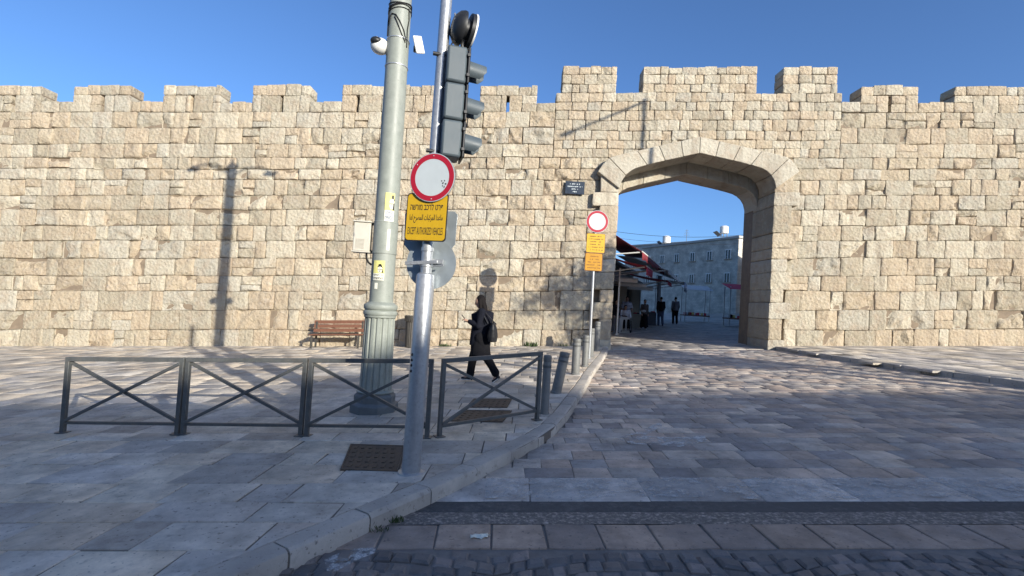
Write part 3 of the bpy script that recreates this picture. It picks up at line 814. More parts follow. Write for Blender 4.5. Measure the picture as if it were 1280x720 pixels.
# ================================================================== STREET FURNITURE
def cyl_patch(r, a0, a1, z0, z1, n=8):
    """a sheet lying on a round post; angles measured from the side that faces -Y, towards +X"""
    m = MB(); v = []
    for i in range(n + 1):
        a = a0 + (a1 - a0) * i / n
        v += [(r * math.sin(a), -r * math.cos(a), z0), (r * math.sin(a), -r * math.cos(a), z1)]
    m.add(v, [(2 * i, 2 * i + 2, 2 * i + 3, 2 * i + 1) for i in range(n)]); return m
def wrap(mb, r, a_c, z_c):
    for p in mb.v:
        a = a_c + p.x / r; p.x, p.y, p.z = r * math.sin(a), -r * math.cos(a), z_c + p.z
    return mb

# ---- fluted lamp column -------------------------------------------------
LX, LY = G(467.5, 513, KH)
LB = Vector((LX, LY, gz(LX, KH)))
LTOP = P3(511, -150, LY); LAX = (LTOP - LB).normalized()
def lz(py): return (P3(467.5 + (513 - py) * .0659, py, LY) - LB).length * (1 if py < 513 else -1)
ppm = FOC / LY
lamp = thing('lamp_column', LB, 'thick grey green lamp column with fluted lower shaft on the pavement', 'lamp post', axis=LAX)
R0 = .335
MB().lathe([(R0, -.03), (R0, .10), (R0 - .02, .12), (R0 - .05, .135), (R0 - .045, .22), (R0 - .075, .25), (R0 - .09, .27), (.10, .275)], 8, m=Matrix.Rotation(R(22.5), 4, 'Z')).build('plinth', M['poledark'], lamp, 25, bevel=.008)
zf0, zf1 = lz(487), lz(396)
MB().lathe([(.25, .265), (.262, .275), (.262, zf0 - .01), (.25, zf0), (.225, zf0 + .012)], 40).build('base_ring', M['polegreen'], lamp, 40)
def flute(r, z, a):
    c = math.cos(a * 16); return r - .020 * (max(0, c) ** .6)
prof = [(.225, zf0 + .005), (.222, zf0 + .02)] + [(.222 - .014 * k / 6, zf0 + .02 + (zf1 - zf0 - .04) * k / 6) for k in range(1, 7)] + [(.212, zf1)]
MB().lathe(prof, 192, flute).build('fluted_shaft', M['polegreen'], lamp, 50)
zc0, zc1 = lz(396), lz(376)
cpr = [(.215, zc0 - .012), (.222, zc0), (.222, zc0 + .02)]
for k in range(9): a = math.pi * k / 8 - math.pi / 2; cpr.append((.222 + .016 * math.cos(a), zc0 + .055 + .033 * math.sin(a)))
cpr += [(.214, zc0 + .095)]
for k in range(9): a = math.pi * k / 8 - math.pi / 2; cpr.append((.216 + .020 * math.cos(a), zc0 + .14 + .04 * math.sin(a)))
cpr += [(.195, zc0 + .19), (.178, zc0 + .21)]
MB().lathe(cpr, 48).build('collar', M['polegreen'], lamp, 60)
zs0 = zc0 + .2; zs1 = lz(-150) + 2.2
def srad(z): return .166 - .024 * (z - zs0) / (zs1 - zs0)
MB().lathe([(srad(zs0), zs0), (srad(zs1), zs1)], 48).build('shaft', M['polegreen'], lamp, 50)
za, zb = lz(318), lz(278)
MB().lathe([(srad(za) + .001, za - .004), (srad(za) + .006, za), (srad(zb) + .006, zb), (srad(zb) + .001, zb + .004)], 48).build('access_sleeve', M['polegreen'], lamp, 30)
for py in (317, 279, 85, 52):
    z = lz(py); b = MB().lathe([(srad(z) + .004, z - .008), (srad(z) + .009, z - .006), (srad(z) + .009, z + .006), (srad(z) + .004, z + .008)], 40)
    b.build('strap', M['galv'] if py < 100 else M['polegreen'], lamp, 30)
for k in range(5):                       # cables wound about the shaft
    z = lz(8 + k * 2.6); pts = []
    for i in range(25):
        a = 2 * math.pi * i / 24; pts.append((math.cos(a) * (srad(z) + .009), math.sin(a) * (srad(z) + .009), z + .03 * math.sin(a + k) + .012 * k * math.cos(a)))
    MB().path(pts, .006, 6, cap=False).build('cable', M['rubber'], lamp)
def sp(a, z, o=.008): r = srad(z) + o; return Vector((r * math.sin(a), -r * math.cos(a), z))
for pts in ([(-.9, 12), (-1.0, 22), (-1.05, 34), (-1.0, 50)], [(-.1, 26), (-.5, 24), (-.7, 28), (-.75, 36)], [(-.1, 26), (.3, 34), (.7, 44), (.95, 54)], [(-.2, 28), (.15, 38), (.55, 50), (.9, 57)], [(1.1, 14), (1.2, 28), (1.05, 40), (1.1, 62)]):
    MB().path([sp(a, lz(p)) for a, p in pts], .008, 6).build('cable', M['rubber'], lamp)
# top of the column and the lamp it carries, above the picture
MB().lathe([(srad(zs1) + .01, zs1 - .02), (.17, zs1 + .02), (.19, zs1 + .06), (.05, zs1 + .2), (.02, zs1 + .35)], 32).build('finial', M['polegreen'], lamp, 50)
for s in (-1, 1):
    MB().path([(0, 0, zs1 - .3), (s * .5, 0, zs1 + .05), (s * 1.0, 0, zs1 + .1), (s * 1.35, 0, zs1 - .02)], .03, 10).build('arm', M['polegreen'], lamp, 60)
    MB().lathe([(.02, .12), (.08, .08), (.2, 0), (.2, -.03), (.05, -.05)], 24, m=Matrix.Translation((s * 1.35, 0, zs1 - .1))).build('lamp_head', M['polegreen'], lamp, 50)
LM = Matrix.Translation(LB) @ Vector((0, 0, 1)).rotation_difference(LAX).to_matrix().to_4x4()
def on_lamp(p): return LM @ Vector(p)
def lamp_thing(name, p, label, cat, rz=0.0, group=None): return thing(name, on_lamp(p), label, cat, group, rz, LAX)

# sheets stuck on the column
def sticker(name, ac, pz, w, h, base, label, paint):
    z = lz(pz); r = srad(z) + .0075; t = lamp_thing(name, (0, 0, z), label, 'sticker')
    cyl_patch(r, ac - w / 2 / r, ac + w / 2 / r, -h / 2, h / 2).build('sheet', base, t, 60)
    paint(t, r + .0015, ac, w, h); return t
heb = lambda s: s[::-1]
def pt_a(t, r, ac, w, h):
    wrap(MB().add([(-w / 2, 0, -h / 2), (w / 2, 0, -h / 2), (w / 2, 0, -h * .14), (-w / 2, 0, -h * .14)], [(0, 1, 2, 3)]), r, ac, 0)
    cyl_patch(r - .0008, ac - w / 2 / r, ac + w / 2 / r, -h / 2, -h * .12).build('text_field', M['paper'], t, 60)
    for s, z, ww in (('המלך', -.21, .82), ('המשיח', -.38, .86)):
        wrap(text_mb(heb(s), w * ww, h * .125, .02), r + .001, ac, h * z).build('lettering', M['blueprint'], t, None)
    wrap(MB().ell((w * .2, 0, h * .12), (w * .26, .0005, h * .2)), r, ac, 0).build('picture_beard', M['paper'], t)
    wrap(MB().add([(w * .02, 0, h * .27), (w * .48, 0, h * .22), (w * .49, 0, h * .27), (w * .42, 0, h * .31), (w * .36, 0, h * .43), (w * .18, 0, h * .42), (w * .15, 0, h * .31)], [tuple(range(7))]), r + .001, ac, 0).build('picture_hat', M['print'], t, None)
    wrap(MB().add([(w * .30, 0, -h * .1), (w * .49, 0, -h * .1), (w * .49, 0, h * .17), (w * .38, 0, h * .12)], [(0, 1, 2, 3)]), r + .001, ac, 0).build('picture_coat', M['print'], t, None)
sticker('sticker', .45, 261, .135, .40, M['paperyellow'], 'yellow and white sticker with dark hat picture, upper one on the lamp column', pt_a)
def pt_b(t, r, ac, w, h):
    wrap(MB().path([(-.004, 0, .09), (.006, 0, .05), (-.004, 0, .02), (.007, 0, -.005)], .0028, 5), r, ac, 0).build('pen_mark', M['print'], t)
sticker('sticker', .52, 301, .040, .295, M['paper'], 'narrow white vertical sticker on the sleeve of the lamp column', pt_b)
def pt_c(t, r, ac, w, h):
    cyl_patch(r - .0008, ac - w / 2 / r, ac + w / 2 / r, -h / 2, -h * .15).build('text_field', M['paper'], t, 60)
    for s, z, ww in (('יחי המלך', -.24, .92), ('המשיח', -.40, .86)):
        wrap(text_mb(heb(s), w * ww, h * .105, .02), r + .001, ac, h * z).build('lettering', M['print'], t, None)
    wrap(MB().ell((w * .12, 0, h * .04), (w * .2, .0005, h * .16)), r, ac, 0).build('picture_beard', M['paper'], t)
    wrap(MB().add([(-w * .14, 0, h * .17), (w * .36, 0, h * .14), (w * .3, 0, h * .21), (w * .2, 0, h * .33), (0, 0, h * .32), (-w * .04, 0, h * .21)], [tuple(range(6))]), r + .001, ac, 0).build('picture_hat', M['print'], t, None)
    wrap(MB().add([(-w * .35, 0, -h * .12), (w * .42, 0, -h * .12), (w * .33, 0, h * .08), (w * .05, 0, -h * .05)], [(0, 1, 2, 3)]), r + .0012, ac, 0).build('picture_coat', M['print'], t, None)
sticker('sticker', -.12, 339, .165, .275, M['paperyellow'], 'torn yellow sticker with dark hat picture, lower one on the lamp column', pt_c)
z = lz(358); t = lamp_thing('sticker', (0, 0, z), 'small blank white sticker below the torn one on the lamp column', 'sticker')
cyl_patch(srad(z) + .006, -.40, -.12, -.042, .042).build('sheet', M['paper'], t, 60)

# equipment on the column
def local(px, py, Y): return LM.inverted() @ P3(px, py, Y)
p = local(475, 58, LY - .02)
t = thing('security_camera', on_lamp(p), 'white dome security camera on a bracket high on the lamp column', 'camera', axis=LAX, rz=.4)
MB().ell((0, 0, 0), (.135, .12, .115), 22, 14).build('housing', M['white'], t, 70)
MB().ell((-.06, -.055, .035), (.085, .075, .06), 18, 12).build('window', M['black'], t, 70)
MB().path([(-.05, 0, .09), (-.05, 0, .13)], .012, 8).build('antenna', M['white'], t)
MB().path([(.08, .0, -.03), (.16, .02, -.17), (.2, .03, -.27)], .028, 8).build('bracket', M['white'], t, 60)
MB().box((.25, .03, -.27), (.14, .05, .11)).build('mounting_plate', M['galv'], t, bevel=.006)
p = local(523.5, 56, LY - .05)
t = thing('panel_antenna', on_lamp(p), 'flat white panel antenna beside the cables on the lamp column', 'antenna', axis=LAX, rz=-.75)
MB().box((0, 0, 0), (.03, .15, .24), Matrix.Rotation(.35, 3, 'X')).build('panel', M['white'], t, bevel=.012)
MB().path([(-.02, 0, 0), (-.09, .02, .0), (-.17, .05, -.03)], .016, 8).build('bracket', M['black'], t)
MB().box((-.10, .02, -.02), (.05, .05, .09)).build('clamp', M['black'], t, bevel=.006)
p = local(453.5, 296.5, LY + .02)
t = thing('electrical_box', on_lamp(p), 'beige metal box with louvred vent strapped to the left of the lamp column', 'electrical box', axis=LAX, rz=.12)
MB().box((0, 0, 0), (.235, .17, .41)).build('housing', M['beige'], t, bevel=.012)
MB().box((0, -.008, .215), (.26, .20, .02)).build('lid', M['beige'], t, bevel=.006)
MB().box((0, -.008, -.215), (.26, .20, .02)).build('base_lip', M['beige'], t, bevel=.006)
for k in range(8): MB().box((-.02, -.0875, -.165 + k * .018), (.12, .006, .008), Matrix.Rotation(.5, 3, 'X')).build('louvre', M['beige'], t)
for s in (-1, 1): MB().box((.135, 0, s * .2), (.07, .06, .035)).build('bracket', M['black'], t, bevel=.005)
MB().path([(.07, -.02, -.22), (.075, -.03, -.30), (.11, -.05, -.36), (.155, -.06, -.39)], .014, 8).build('conduit', M['rubber'], t, 60)

# ---- signal post -----------------------------------------------------------
SX, SY = G(513.5, 591, KH)
SB = Vector((SX, SY, gz(SX, KH)))
SAX = (P3(558, 0, SY) - SB).normalized()
SM = Matrix.Translation(SB) @ Vector((0, 0, 1)).rotation_difference(SAX).to_matrix().to_4x4()
def szl(py): return (P3(513.5 + (591 - py) * .0744, py, SY) - SB).length
signal_post = thing('signal_post', SB, 'galvanised steel signal post with thick lower sleeve near the kerb', 'signal post', axis=SAX)
zs = szl(343)
MB().lathe([(.083, -.05), (.083, zs - .02), (.078, zs), (.06, zs + .012)], 40).build('lower_sleeve', M['galv'], signal_post, 35)
MB().lathe([(.052, zs), (.052, szl(-120))], 36).build('upper_tube', M['galv'], signal_post, 40)
MB().lathe([(.055, szl(-120)), (.055, szl(-123)), (.02, szl(-126))], 24).build('cap', M['black'], signal_post, 40)
MB().lathe([(.12, -.01), (.115, .012), (.088, .018)], 32).build('foot_collar', M['galv'], signal_post, 35)
for py in (443, 449.5, 456, 463):
    z = szl(py); MB().ell((-.055, -.062, z), (.011, .011, .014), 10, 6).build('bolt', M['black'], signal_post)
for py in (331, 312, 282, 232, 205):
    z = szl(py); MB().lathe([(.053, z - .018), (.060, z - .016), (.060, z + .016), (.053, z + .018)], 32).build('clamp_band', M['galv'], signal_post, 30)
SMI = SM.inverted()
def on_post(px, py, dy): return P3(px, py, SY + dy)
def disc(rad, y0, y1, n=48): return MB().prism([(rad * math.cos(2 * math.pi * k / n), rad * math.sin(2 * math.pi * k / n)) for k in range(n)], y0, y1)
def annulus(r0, r1, y, n=56):
    m = MB(); v = []
    for k in range(n): a = 2 * math.pi * k / n; v += [(r0 * math.cos(a), y, r0 * math.sin(a)), (r1 * math.cos(a), y, r1 * math.sin(a))]
    return m.add(v, [(2 * k, 2 * k + 1, (2 * k + 3) % (2 * n), (2 * k + 2) % (2 * n)) for k in range(n)])
def rrect(w, h, r, n=5):
    out = []
    for cx, cz, a0 in ((w / 2 - r, h / 2 - r, 0), (-w / 2 + r, h / 2 - r, 90), (-w / 2 + r, -h / 2 + r, 180), (w / 2 - r, -h / 2 + r, 270)):
        for k in range(n + 1): a = R(a0 + 90 * k / n); out.append((cx + r * math.cos(a), cz + r * math.sin(a)))
    return out
def no_entry(loc, rad, label, rz, axis, rivets):
    t = thing('no_entry_sign', loc, label, 'road sign', rz=rz, axis=axis)
    pl_ = disc(rad, -.004, .004).build('plate', M['signback'], t, 30)
    disc(rad * .985, -.0062, -.0045).build('white_face', M['signwhite'], t, 30)
    annulus(rad * .755, rad * .965, -.0075).build('red_ring', M['red'], t, None)
    for k in range(rivets):
        a = (1.57, 2.5, 4.75)[k]; MB().ell((rad * .88 * math.cos(a), -.008, rad * .88 * math.sin(a)), (.006, .004, .006), 8, 5).build('rivet', M['galv'], t)
    MB().box((0, .02, 0), (.3 * rad * 2, .02, .03)).build('mounting_bar', M['galv'], t)
    return t
rad = 31 / (FOC / (SY - .1))
YAW = R(-17)
t = no_entry(on_post(540.5, 222, -.115), rad, 'round red and white no entry sign on the near signal post', YAW, SAX, 3)
k = MB(); rng = random.Random(3)
for i in range(9):
    x, z = rad * rng.uniform(.42, .62), rad * rng.uniform(-.45, -.12)
    k.add([(x, 0, z), (x + .008, 0, z), (x + .008, 0, z + .012), (x, 0, z + .012)], [(0, 1, 2, 3)])
o = k.build('scratches', M['print'], t, None); o.location.y = -.0078; o['kind'] = 'stuff'
w, h = .405, .432
def ysign(loc, w, h, mm, label, rz, axis, border=.018, print_m='print'):
    t = thing('information_sign', loc, label, 'road sign', rz=rz, axis=axis)
    MB().prism(rrect(w, h, .03), -.003, .004).build('plate', M[print_m], t, 30)
    MB().prism(rrect(w - border, h - border, .03), -.0055, -.0032).build('yellow_face', mm, t, 30)
    return t
t = ysign(on_post(533, 271.5, -.085), w, h, M['yellow'], 'yellow trilingual sign below the no entry sign on the near signal post', YAW, SAX)
AR = ['\uFEE3\uFE8E\uFECB\uFEAA\uFE8D', '\uFE8D\uFEDF\uFEE4\uFEAE\uFEDB\uFE92\uFE8E\uFE95', '\uFE8D\uFEDF\uFEE4\uFEBC\uFEAE\uFEA1', '\uFEDF\uFEEC\uFE8E']
ar = ' '.join(AR)[::-1]
for s, z, hh, ww in ((heb('פרט לרכב מורשה'), .093, .062, .325), (ar, -.015, .078, .325), ('EXCEPT AUTHORIZED VEHICLES', -.125, .066, .345)):
    o = text_mb(s, ww, hh, .012 if 'EXC' not in s else .0).build('lettering', M['print'], t, None); o.location = (0, -.0068, z)
YB2 = R(-8)
t = thing('road_sign', on_post(537, 298, .09), 'grey back of a shield shaped sign behind the yellow sign on the signal post', 'road sign', rz=YB2, axis=SAX)
s_ = 1 / (FOC / SY)
MB().prism([(x * s_, z * s_) for x, z in [(-35, 30), (-32, 34), (30, 36), (34.5, 32), (34, -6), (16, -30), (-14, -30), (-33, -10)]], -.003, .003).build('plate', M['signback'], t, 30, bevel=.001)
MB().box((0, -.018, .1), (.3, .025, .03)).build('stiffener', M['galv'], t)
t = thing('road_sign', on_post(539, 329.5, .075), 'grey back of a round sign, lowest on the near signal post', 'road sign', rz=YB2, axis=SAX)
disc(32.5 * s_, -.003, .003).build('plate', M['signback'], t, 30)
MB().box((-.05, -.125, -.005), (.30, .03, .032), Matrix.Rotation(-.10, 3, 'Y')).build('bracket_bar', M['galv'], t, bevel=.003)
MB().path([(.05, -.1, -.03), (.15, -.11, -.015)], .008, 6).build('bolt', M['galv'], t)
MB().box((0, -.03, .02), (.24, .03, .04)).build('stiffener', M['galv'], t)

# ---- traffic signal head, seen from the side ------------------------------------
s_ = (SY) / FOC
top, bot = P3(572, 64, SY), P3(562.5, 200, SY)
axs = (top - bot).normalized(); Lh = (top - bot).length
head = thing('traffic_signal', bot, 'dark grey three lamp traffic signal facing away to the right on the signal post', 'traffic light', rz=R(14), axis=axs)
wd, dp = .18, .24
sec = Lh / 3
for k in range(3):
    zc = sec * (k + .5)
    hs = MB().box((-.01, 0, zc), (wd, dp, sec - .006)).build('lamp_housing', M['signal'], head, 30, bevel=.022)
    MB().box((wd / 2 + .008, 0, zc), (.022, dp + .012, sec - .008)).build('door', M['black'], hs, 30, bevel=.008)
    for zz in (-.09, .09): MB().box((wd / 2 + .004, -dp / 2 - .008, zc + zz), (.03, .014, .03)).build('hinge', M['black'], hs, bevel=.003)
    v = []; n = 28; rr = .092; f = []; L_ = .165
    for i in range(n + 1):                                   # hooded visor: open below
        a = R(-50) + R(280) * i / n
        cut = 1.0 - .45 * max(0, -math.sin(a))
        for (xx, r) in ((wd / 2 + .015, rr), (wd / 2 + .015 + L_ * cut, rr * .93), (wd / 2 + .015 + L_ * cut, rr * .93 - .005), (wd / 2 + .015, rr - .005)):
            v.append((xx, r * math.cos(a), zc + r * math.sin(a) - (xx - wd / 2) * .12))
    for i in range(n):
        for q in range(4): f.append((i * 4 + q, (i + 1) * 4 + q, (i + 1) * 4 + (q + 1) % 4, i * 4 + (q + 1) % 4))
    f += [(0, 1, 2, 3), (n * 4 + 3, n * 4 + 2, n * 4 + 1, n * 4)]
    MB().add(v, f).build('visor', M['signal'], head, 35)
    MB().ell((wd / 2 + .018, 0, zc), (.022, .086, .086), 20, 10).build('lens', mat('signal_lens_%d' % k, [(0.02, .10, .06), (.22, .10, .01), (.22, .01, .01)][k], .15, var=0), head, 60)
for zz in (.06, Lh - .06):
    MB().path([(-wd / 2 - .13, -.0, zz), (-wd / 2 + .03, 0, zz)], .018, 8).build('bracket', M['black'], head)
MB().path([(-.08, -.05, Lh - .01), (-.05, -.05, Lh + .06), (.02, -.03, Lh + .06), (.05, -.02, Lh)], .007, 6).build('cable', M['rubber'], head, 60)
# round beacon above it
bc = P3(582, 38, SY)
t = thing('round_signal', bc, 'round black signal with white rim on top of the traffic light', 'traffic light', rz=R(24), axis=(axs + Vector((.12, 0, 0))))
rb = .155
rotx = Matrix.Rotation(R(90), 4, 'Y')
MB().lathe([(.03, -.135), (.09, -.125), (rb * .9, -.085), (rb, -.05), (rb, -.03), (rb * .7, -.028)], 36, m=rotx).build('rear_shell', M['black'], t, 40)
MB().lathe([(rb * .6, -.03), (rb * .62, .02)], 24, m=rotx).build('neck', M['black'], t, 40)
MB().lathe([(rb * .7, .015), (rb * 1.0, .02), (rb * 1.02, .05), (rb * .95, .054)], 36, m=rotx).build('front_shell', M['black'], t, 40)
MB().lathe([(rb * .93, .052), (rb * 1.05, .053), (rb * 1.05, .068), (rb * .93, .07)], 36, m=rotx).build('white_rim', M['white'], t, 40)
for a in (.3, .8, 1.3): MB().ell((-.128, -.06 * math.cos(a), .1 * math.sin(a)), (.008, .01, .01), 8, 5).build('rivet', M['galv'], t)
MB().path([(0, 0, -rb * .6), (0, .0, -rb - .06)], .02, 8).build('stem', M['black'], t)

# ---- gate sign post -------------------------------------------------------
GY = 13.6
gb = P3(736.2, 448, GY); gbx = gb.x
gb = Vector((gbx, GY, gz(gbx, KH)))
gax = (P3(742.6, 322, GY) - gb).normalized()
post = thing('sign_post', gb, 'slim galvanised sign post among the bollards left of the gateway', 'sign post', axis=gax)
zt = (P3(747.5, 264, GY) - gb).length
MB().lathe([(.036, -.04), (.036, zt), (.02, zt + .01)], 24).build('tube', M['galv'], post, 40)
MB().lathe([(.06, -.01), (.06, .02), (.038, .03)], 20).build('foot', M['galv'], post, 40)
gs = GY / FOC
no_entry(P3(746.7, 277, GY - .05), 14 * gs, 'round red and white no entry sign on the slim post beside the gateway', R(2), gax, 0)
rng = random.Random(8)
t = ysign(P3(744.6, 304, GY - .05), 23.5 * gs, 24.3 * gs, M['yellow'], 'bright yellow sign directly under the no entry sign beside the gateway', R(2), gax, .02, 'brownprint')
m = MB()
for k in range(6): scribble(m, 0, (8.5 - k * 3.4) * gs, rng.uniform(13, 19) * gs, 1.5 * gs, rng)
o = m.build('lettering', M['brownprint'], t, None); o.location.y = -.008; o['kind'] = 'stuff'
t = ysign(P3(742, 327.5, GY - .05), 22 * gs, 22.5 * gs, M['amber'], 'dull amber sign, lowest on the slim post beside the gateway', R(2), gax, .03, 'brownprint')
m = MB()
for k in range(5): scribble(m, 0, (7 - k * 3.6) * gs, rng.uniform(11, 17) * gs, 1.4 * gs, rng)
o = m.build('lettering', M['brownprint'], t, None); o.location.y = -.008; o['kind'] = 'stuff'

# ---- bollards -----------------------------------------------------------------
def bollard(px, py, h, r, label, lean=(0, 0)):
    x, y = G(px, py, KH)
    t = thing('bollard', (x, y, gz(x, KH)), label, 'bollard', 'grey bollards along the kerb by the gateway', axis=Vector((lean[0], lean[1], 1)))
    MB().lathe([(r * 1.15, -.05), (r * 1.15, .015), (r, .03), (r, h - .10), (r * .96, h - .095), (r * .96, h - .08), (r, h - .075), (r, h - .02), (r * .93, h - .004), (r * .6, h + .004)], 28).build('post', M['bollard'], t, 35)
    MB().lathe([(r + .0008, h - .17), (r + .003, h - .168), (r + .003, h - .135), (r + .0008, h - .133)], 28).build('band', M['rail'], t, 35)
    return t
bollard(680.5, 517, .80, .058, 'slim upright bollard touching the right end of the guard rail')
bollard(695, 491, .70, .085, 'bollard knocked over at a slant right of the guard rail', (.17, .02))
bollard(719, 468, .76, .088, 'upright bollard just right of the slanting one')
bollard(731, 458, .74, .078, 'bollard in front of the slim sign post, third along the kerb')
bollard(738, 446, .80, .084, 'bollard hiding the foot of the slim sign post')
bollard(745.5, 438.5, .92, .088, 'tallest bollard, farthest along the kerb against the gate jamb')

# ---- guard rails ------------------------------------------------------------
def guard_rail(a, b, h, label, brace=True):
    a = Vector((a[0], a[1], gz(a[0], KH))); b = Vector((b[0], b[1], gz(b[0], KH)))
    t = thing('guard_rail', a, label, 'guard rail', 'crossed guard rails along the pavement edge')
    d = b - a; up = Vector((0, 0, 1)); o = Vector((0, 0, 0)); w = .048
    ang = math.atan2(d.y, d.x); sl = math.atan2(d.z, math.hypot(d.x, d.y))
    rm = Matrix.Rotation(ang, 3, 'Z')
    for p in (o, d): 
        MB().box((0, 0, h / 2 - .03), (w, w, h + .06), rm).build('post', M['rail'], t, bevel=.004, loc=p)
        MB().box((0, 0, .006), (.11, .11, .012), rm).build('foot_plate', M['rail'], t, bevel=.002, loc=p)
    def tube(p, q, ww, name): 
        L = (q - p).length; mm = Matrix.Rotation(ang, 3, 'Z') @ Matrix.Rotation(-math.asin((q.z - p.z) / L), 3, 'Y')
        MB().box((0, 0, 0), (L, ww, ww), mm).build(name, M['rail'], t, bevel=.003, loc=(p + q) / 2)
    u = d.normalized()
    tube(o + up * (h + .022) - u * w / 2, d + up * (h + .022) + u * w / 2, w, 'top_rail')
    tube(o + up * .12 + u * .02, d + up * .12 - u * .02, .034, 'bottom_rail')
    n = Vector((-u.y, u.x, 0)).normalized() * .019
    tube(o + up * (h - .02) + u * .02 + n, d + up * .14 - u * .02 + n, .033, 'brace')
    tube(o + up * .14 + u * .02 - n, d + up * (h - .02) - u * .02 - n, .033, 'brace')
    return t
ga, gb_ = G(549, 546, KH), G(671, 525, KH)
guard_rail(ga, gb_, .84, 'guard rail panel in front of the walking woman, right of the signal post')
ga2, gb2 = G(383, 545, KH), G(533.5, 547, KH)
guard_rail(ga2, gb2, .84, 'guard rail panel in front of the fluted lamp column')
dd = Vector(gb2) - Vector(ga2)
for k, lb in ((1, 'second guard rail panel from the signal post, left of the lamp column'), (2, 'leftmost guard rail panel at the edge of the pavement')):
    a = Vector(ga2) - dd * 1.05 * k; guard_rail(a, a + dd, .84, lb)

# ---- bench and bin against the wall ----------------------------------------------
bx = P3(455, 415, 16.9).x
bench = thing('bench', (bx - .85, 16.75, gz(bx - .85, KH)), 'brown slatted wooden bench standing against the stone wall', 'bench')
sk = lambda mb: [setattr(p, 'z', p.z + SLOPE * p.x) for p in mb.v] and mb
for k, z in enumerate((.86, .72, .58)): sk(MB().box((0, .22 - .02 * k, z), (1.75, .035, .115))).build('back_slat', M['wood'], bench, bevel=.006)
for k in range(4): sk(MB().box((0, -.2 + k * .11, .45), (1.75, .09, .03))).build('seat_slat', M['wood'], bench, bevel=.005)
for s in (-.78, .78):
    for yy, hh in ((-.2, .44), (.2, .88)):
        MB().box((s, yy, hh / 2 + SLOPE * s), (.06, .05, hh)).build('leg', M['bin'], bench, bevel=.005)
    MB().box((s, 0, .41 + SLOPE * s), (.05, .42, .04)).build('seat_bearer', M['bin'], bench, bevel=.004)
bpx = P3(515, 420, 16.85).x
bin_ = thing('litter_bin', (bpx, 16.85, gz(bpx, KH)), 'dark ribbed metal litter bin against the wall behind the signal post', 'bin')
MB().lathe([(.20, 0), (.21, .03), (.225, .5), (.235, .86), (.20, .87)], 96, lambda r, z, a: r - (.012 if (int(a / (2 * math.pi) * 24 * 2) % 2) else 0)).build('body', M['bin'], bin_, 40)
MB().lathe([(.24, .86), (.285, .98), (.29, 1.06), (.26, 1.08), (.22, .90)], 40).build('rim', M['bin'], bin_, 40)
for k in range(20):
    a = 2 * math.pi * k / 20; MB().box((.272 * math.cos(a), .272 * math.sin(a), .95), (.02, .02, .12), Matrix.Rotation(a, 3, 'Z')).build('rim_rib', M['bin'], bin_)

# ---- covers in the pavement ----------------------------------------------------
def cover(pxs, label, mm):
    pts = [Vector(G(x, y, KH)) for x, y in pxs]; c = sum(pts, Vector((0, 0))) / len(pts)
    o = Vector((c.x, c.y, gz(c.x, KH)))
    t = thing('ground_cover', o, label, 'cover')
    def ring(k, z): return [Vector((c.x + (p.x - c.x) * k, c.y + (p.y - c.y) * k, gz(c.x + (p.x - c.x) * k, KH + z))) - o for p in pts]
    n = len(pts); a, b, e = ring(1.0, .012), ring(.94, .014), ring(.93, .006)
    MB().add(ring(1.0, -.03) + a + b + e, [(i + q * n, (i + 1) % n + q * n, (i + 1) % n + (q + 1) * n, i + (q + 1) * n) for q in range(3) for i in range(n)]).build('frame', M['iron'], t, 30)
    MB().add(ring(.925, .007), [tuple(range(n))]).build('plate', mm, t, None)
    u = (pts[1] - pts[0]); v = (pts[3] - pts[0])
    for k in range(6):
        for j in range(5):
            q = pts[0] + u * (.14 + .145 * k) + v * (.14 + .18 * j)
            MB().box((q.x - o.x, q.y - o.y, gz(q.x, KH + .0095) - o.z), (u.length * .06, v.length * .09, .008)).build('stud', mm, t)
cover([(425, 588), (499, 590), (508, 558), (438, 556)], 'dark brown studded cover in the pavement left of the signal post', M['iron'])
cover([(562, 527), (628, 528), (640, 514), (577, 513)], 'brown metal cover in the pavement behind the near guard rail', M['iron'])
cover([(582, 510), (634, 510), (640, 499), (592, 499)], 'brown metal cover nearest the walking woman', M['iron'])

# ---- small things on the ground -------------------------------------------------
x, y = G(600, 672); sc_ = thing('paper_scrap', (x, y, gz(x, .004)), 'crumpled white paper scrap on the slab row of the road', 'litter', rz=.3)
v = []; f = []; rng = random.Random(2)
for j in range(5):
    for i in range(7): v.append(((i - 3) * .022 + rng.uniform(-.008, .008), (j - 2) * .016 + rng.uniform(-.006, .006), max(.002, rng.uniform(-.004, .022))))
for j in range(4):
    for i in range(6):
        if (i, j) not in ((0, 0), (5, 3), (0, 3), (5, 0), (1, 0)): f.append((j * 7 + i, j * 7 + i + 1, (j + 1) * 7 + i + 1, (j + 1) * 7 + i))
o = MB().add(v, f).build('sheet', M['paper'], sc_, 20); o.modifiers.new('S', 'SOLIDIFY').thickness = .002
def tuft(name, pos, n, h, spread, label, seed, mm='leaf'):
    rg = random.Random(seed); t = thing(name, pos, label, 'plant'); v = []; f = []
    for k in range(n):
        a = rg.uniform(0, 6.28); r = spread * math.sqrt(rg.random()); bx_, by_ = r * math.cos(a), r * math.sin(a) * .5
        hh = h * rg.uniform(.4, 1); lean = Vector((rg.uniform(-.6, .6), rg.uniform(-.6, .3), 1)).normalized() * hh; w = Vector((rg.uniform(-1, 1), rg.uniform(-1, 1), 0)).normalized() * h * .06
        q = len(v); b0 = Vector((bx_, by_, 0)); v += [b0 - w, b0 + w, b0 + lean * .6 + w * 1.2, b0 + lean, b0 + lean * .6 - w * 1.2]; f.append((q, q + 1, q + 2, q + 3, q + 4))
    o = MB().add(v, f).build('leaves', M[mm], t, None); o['kind'] = 'stuff'
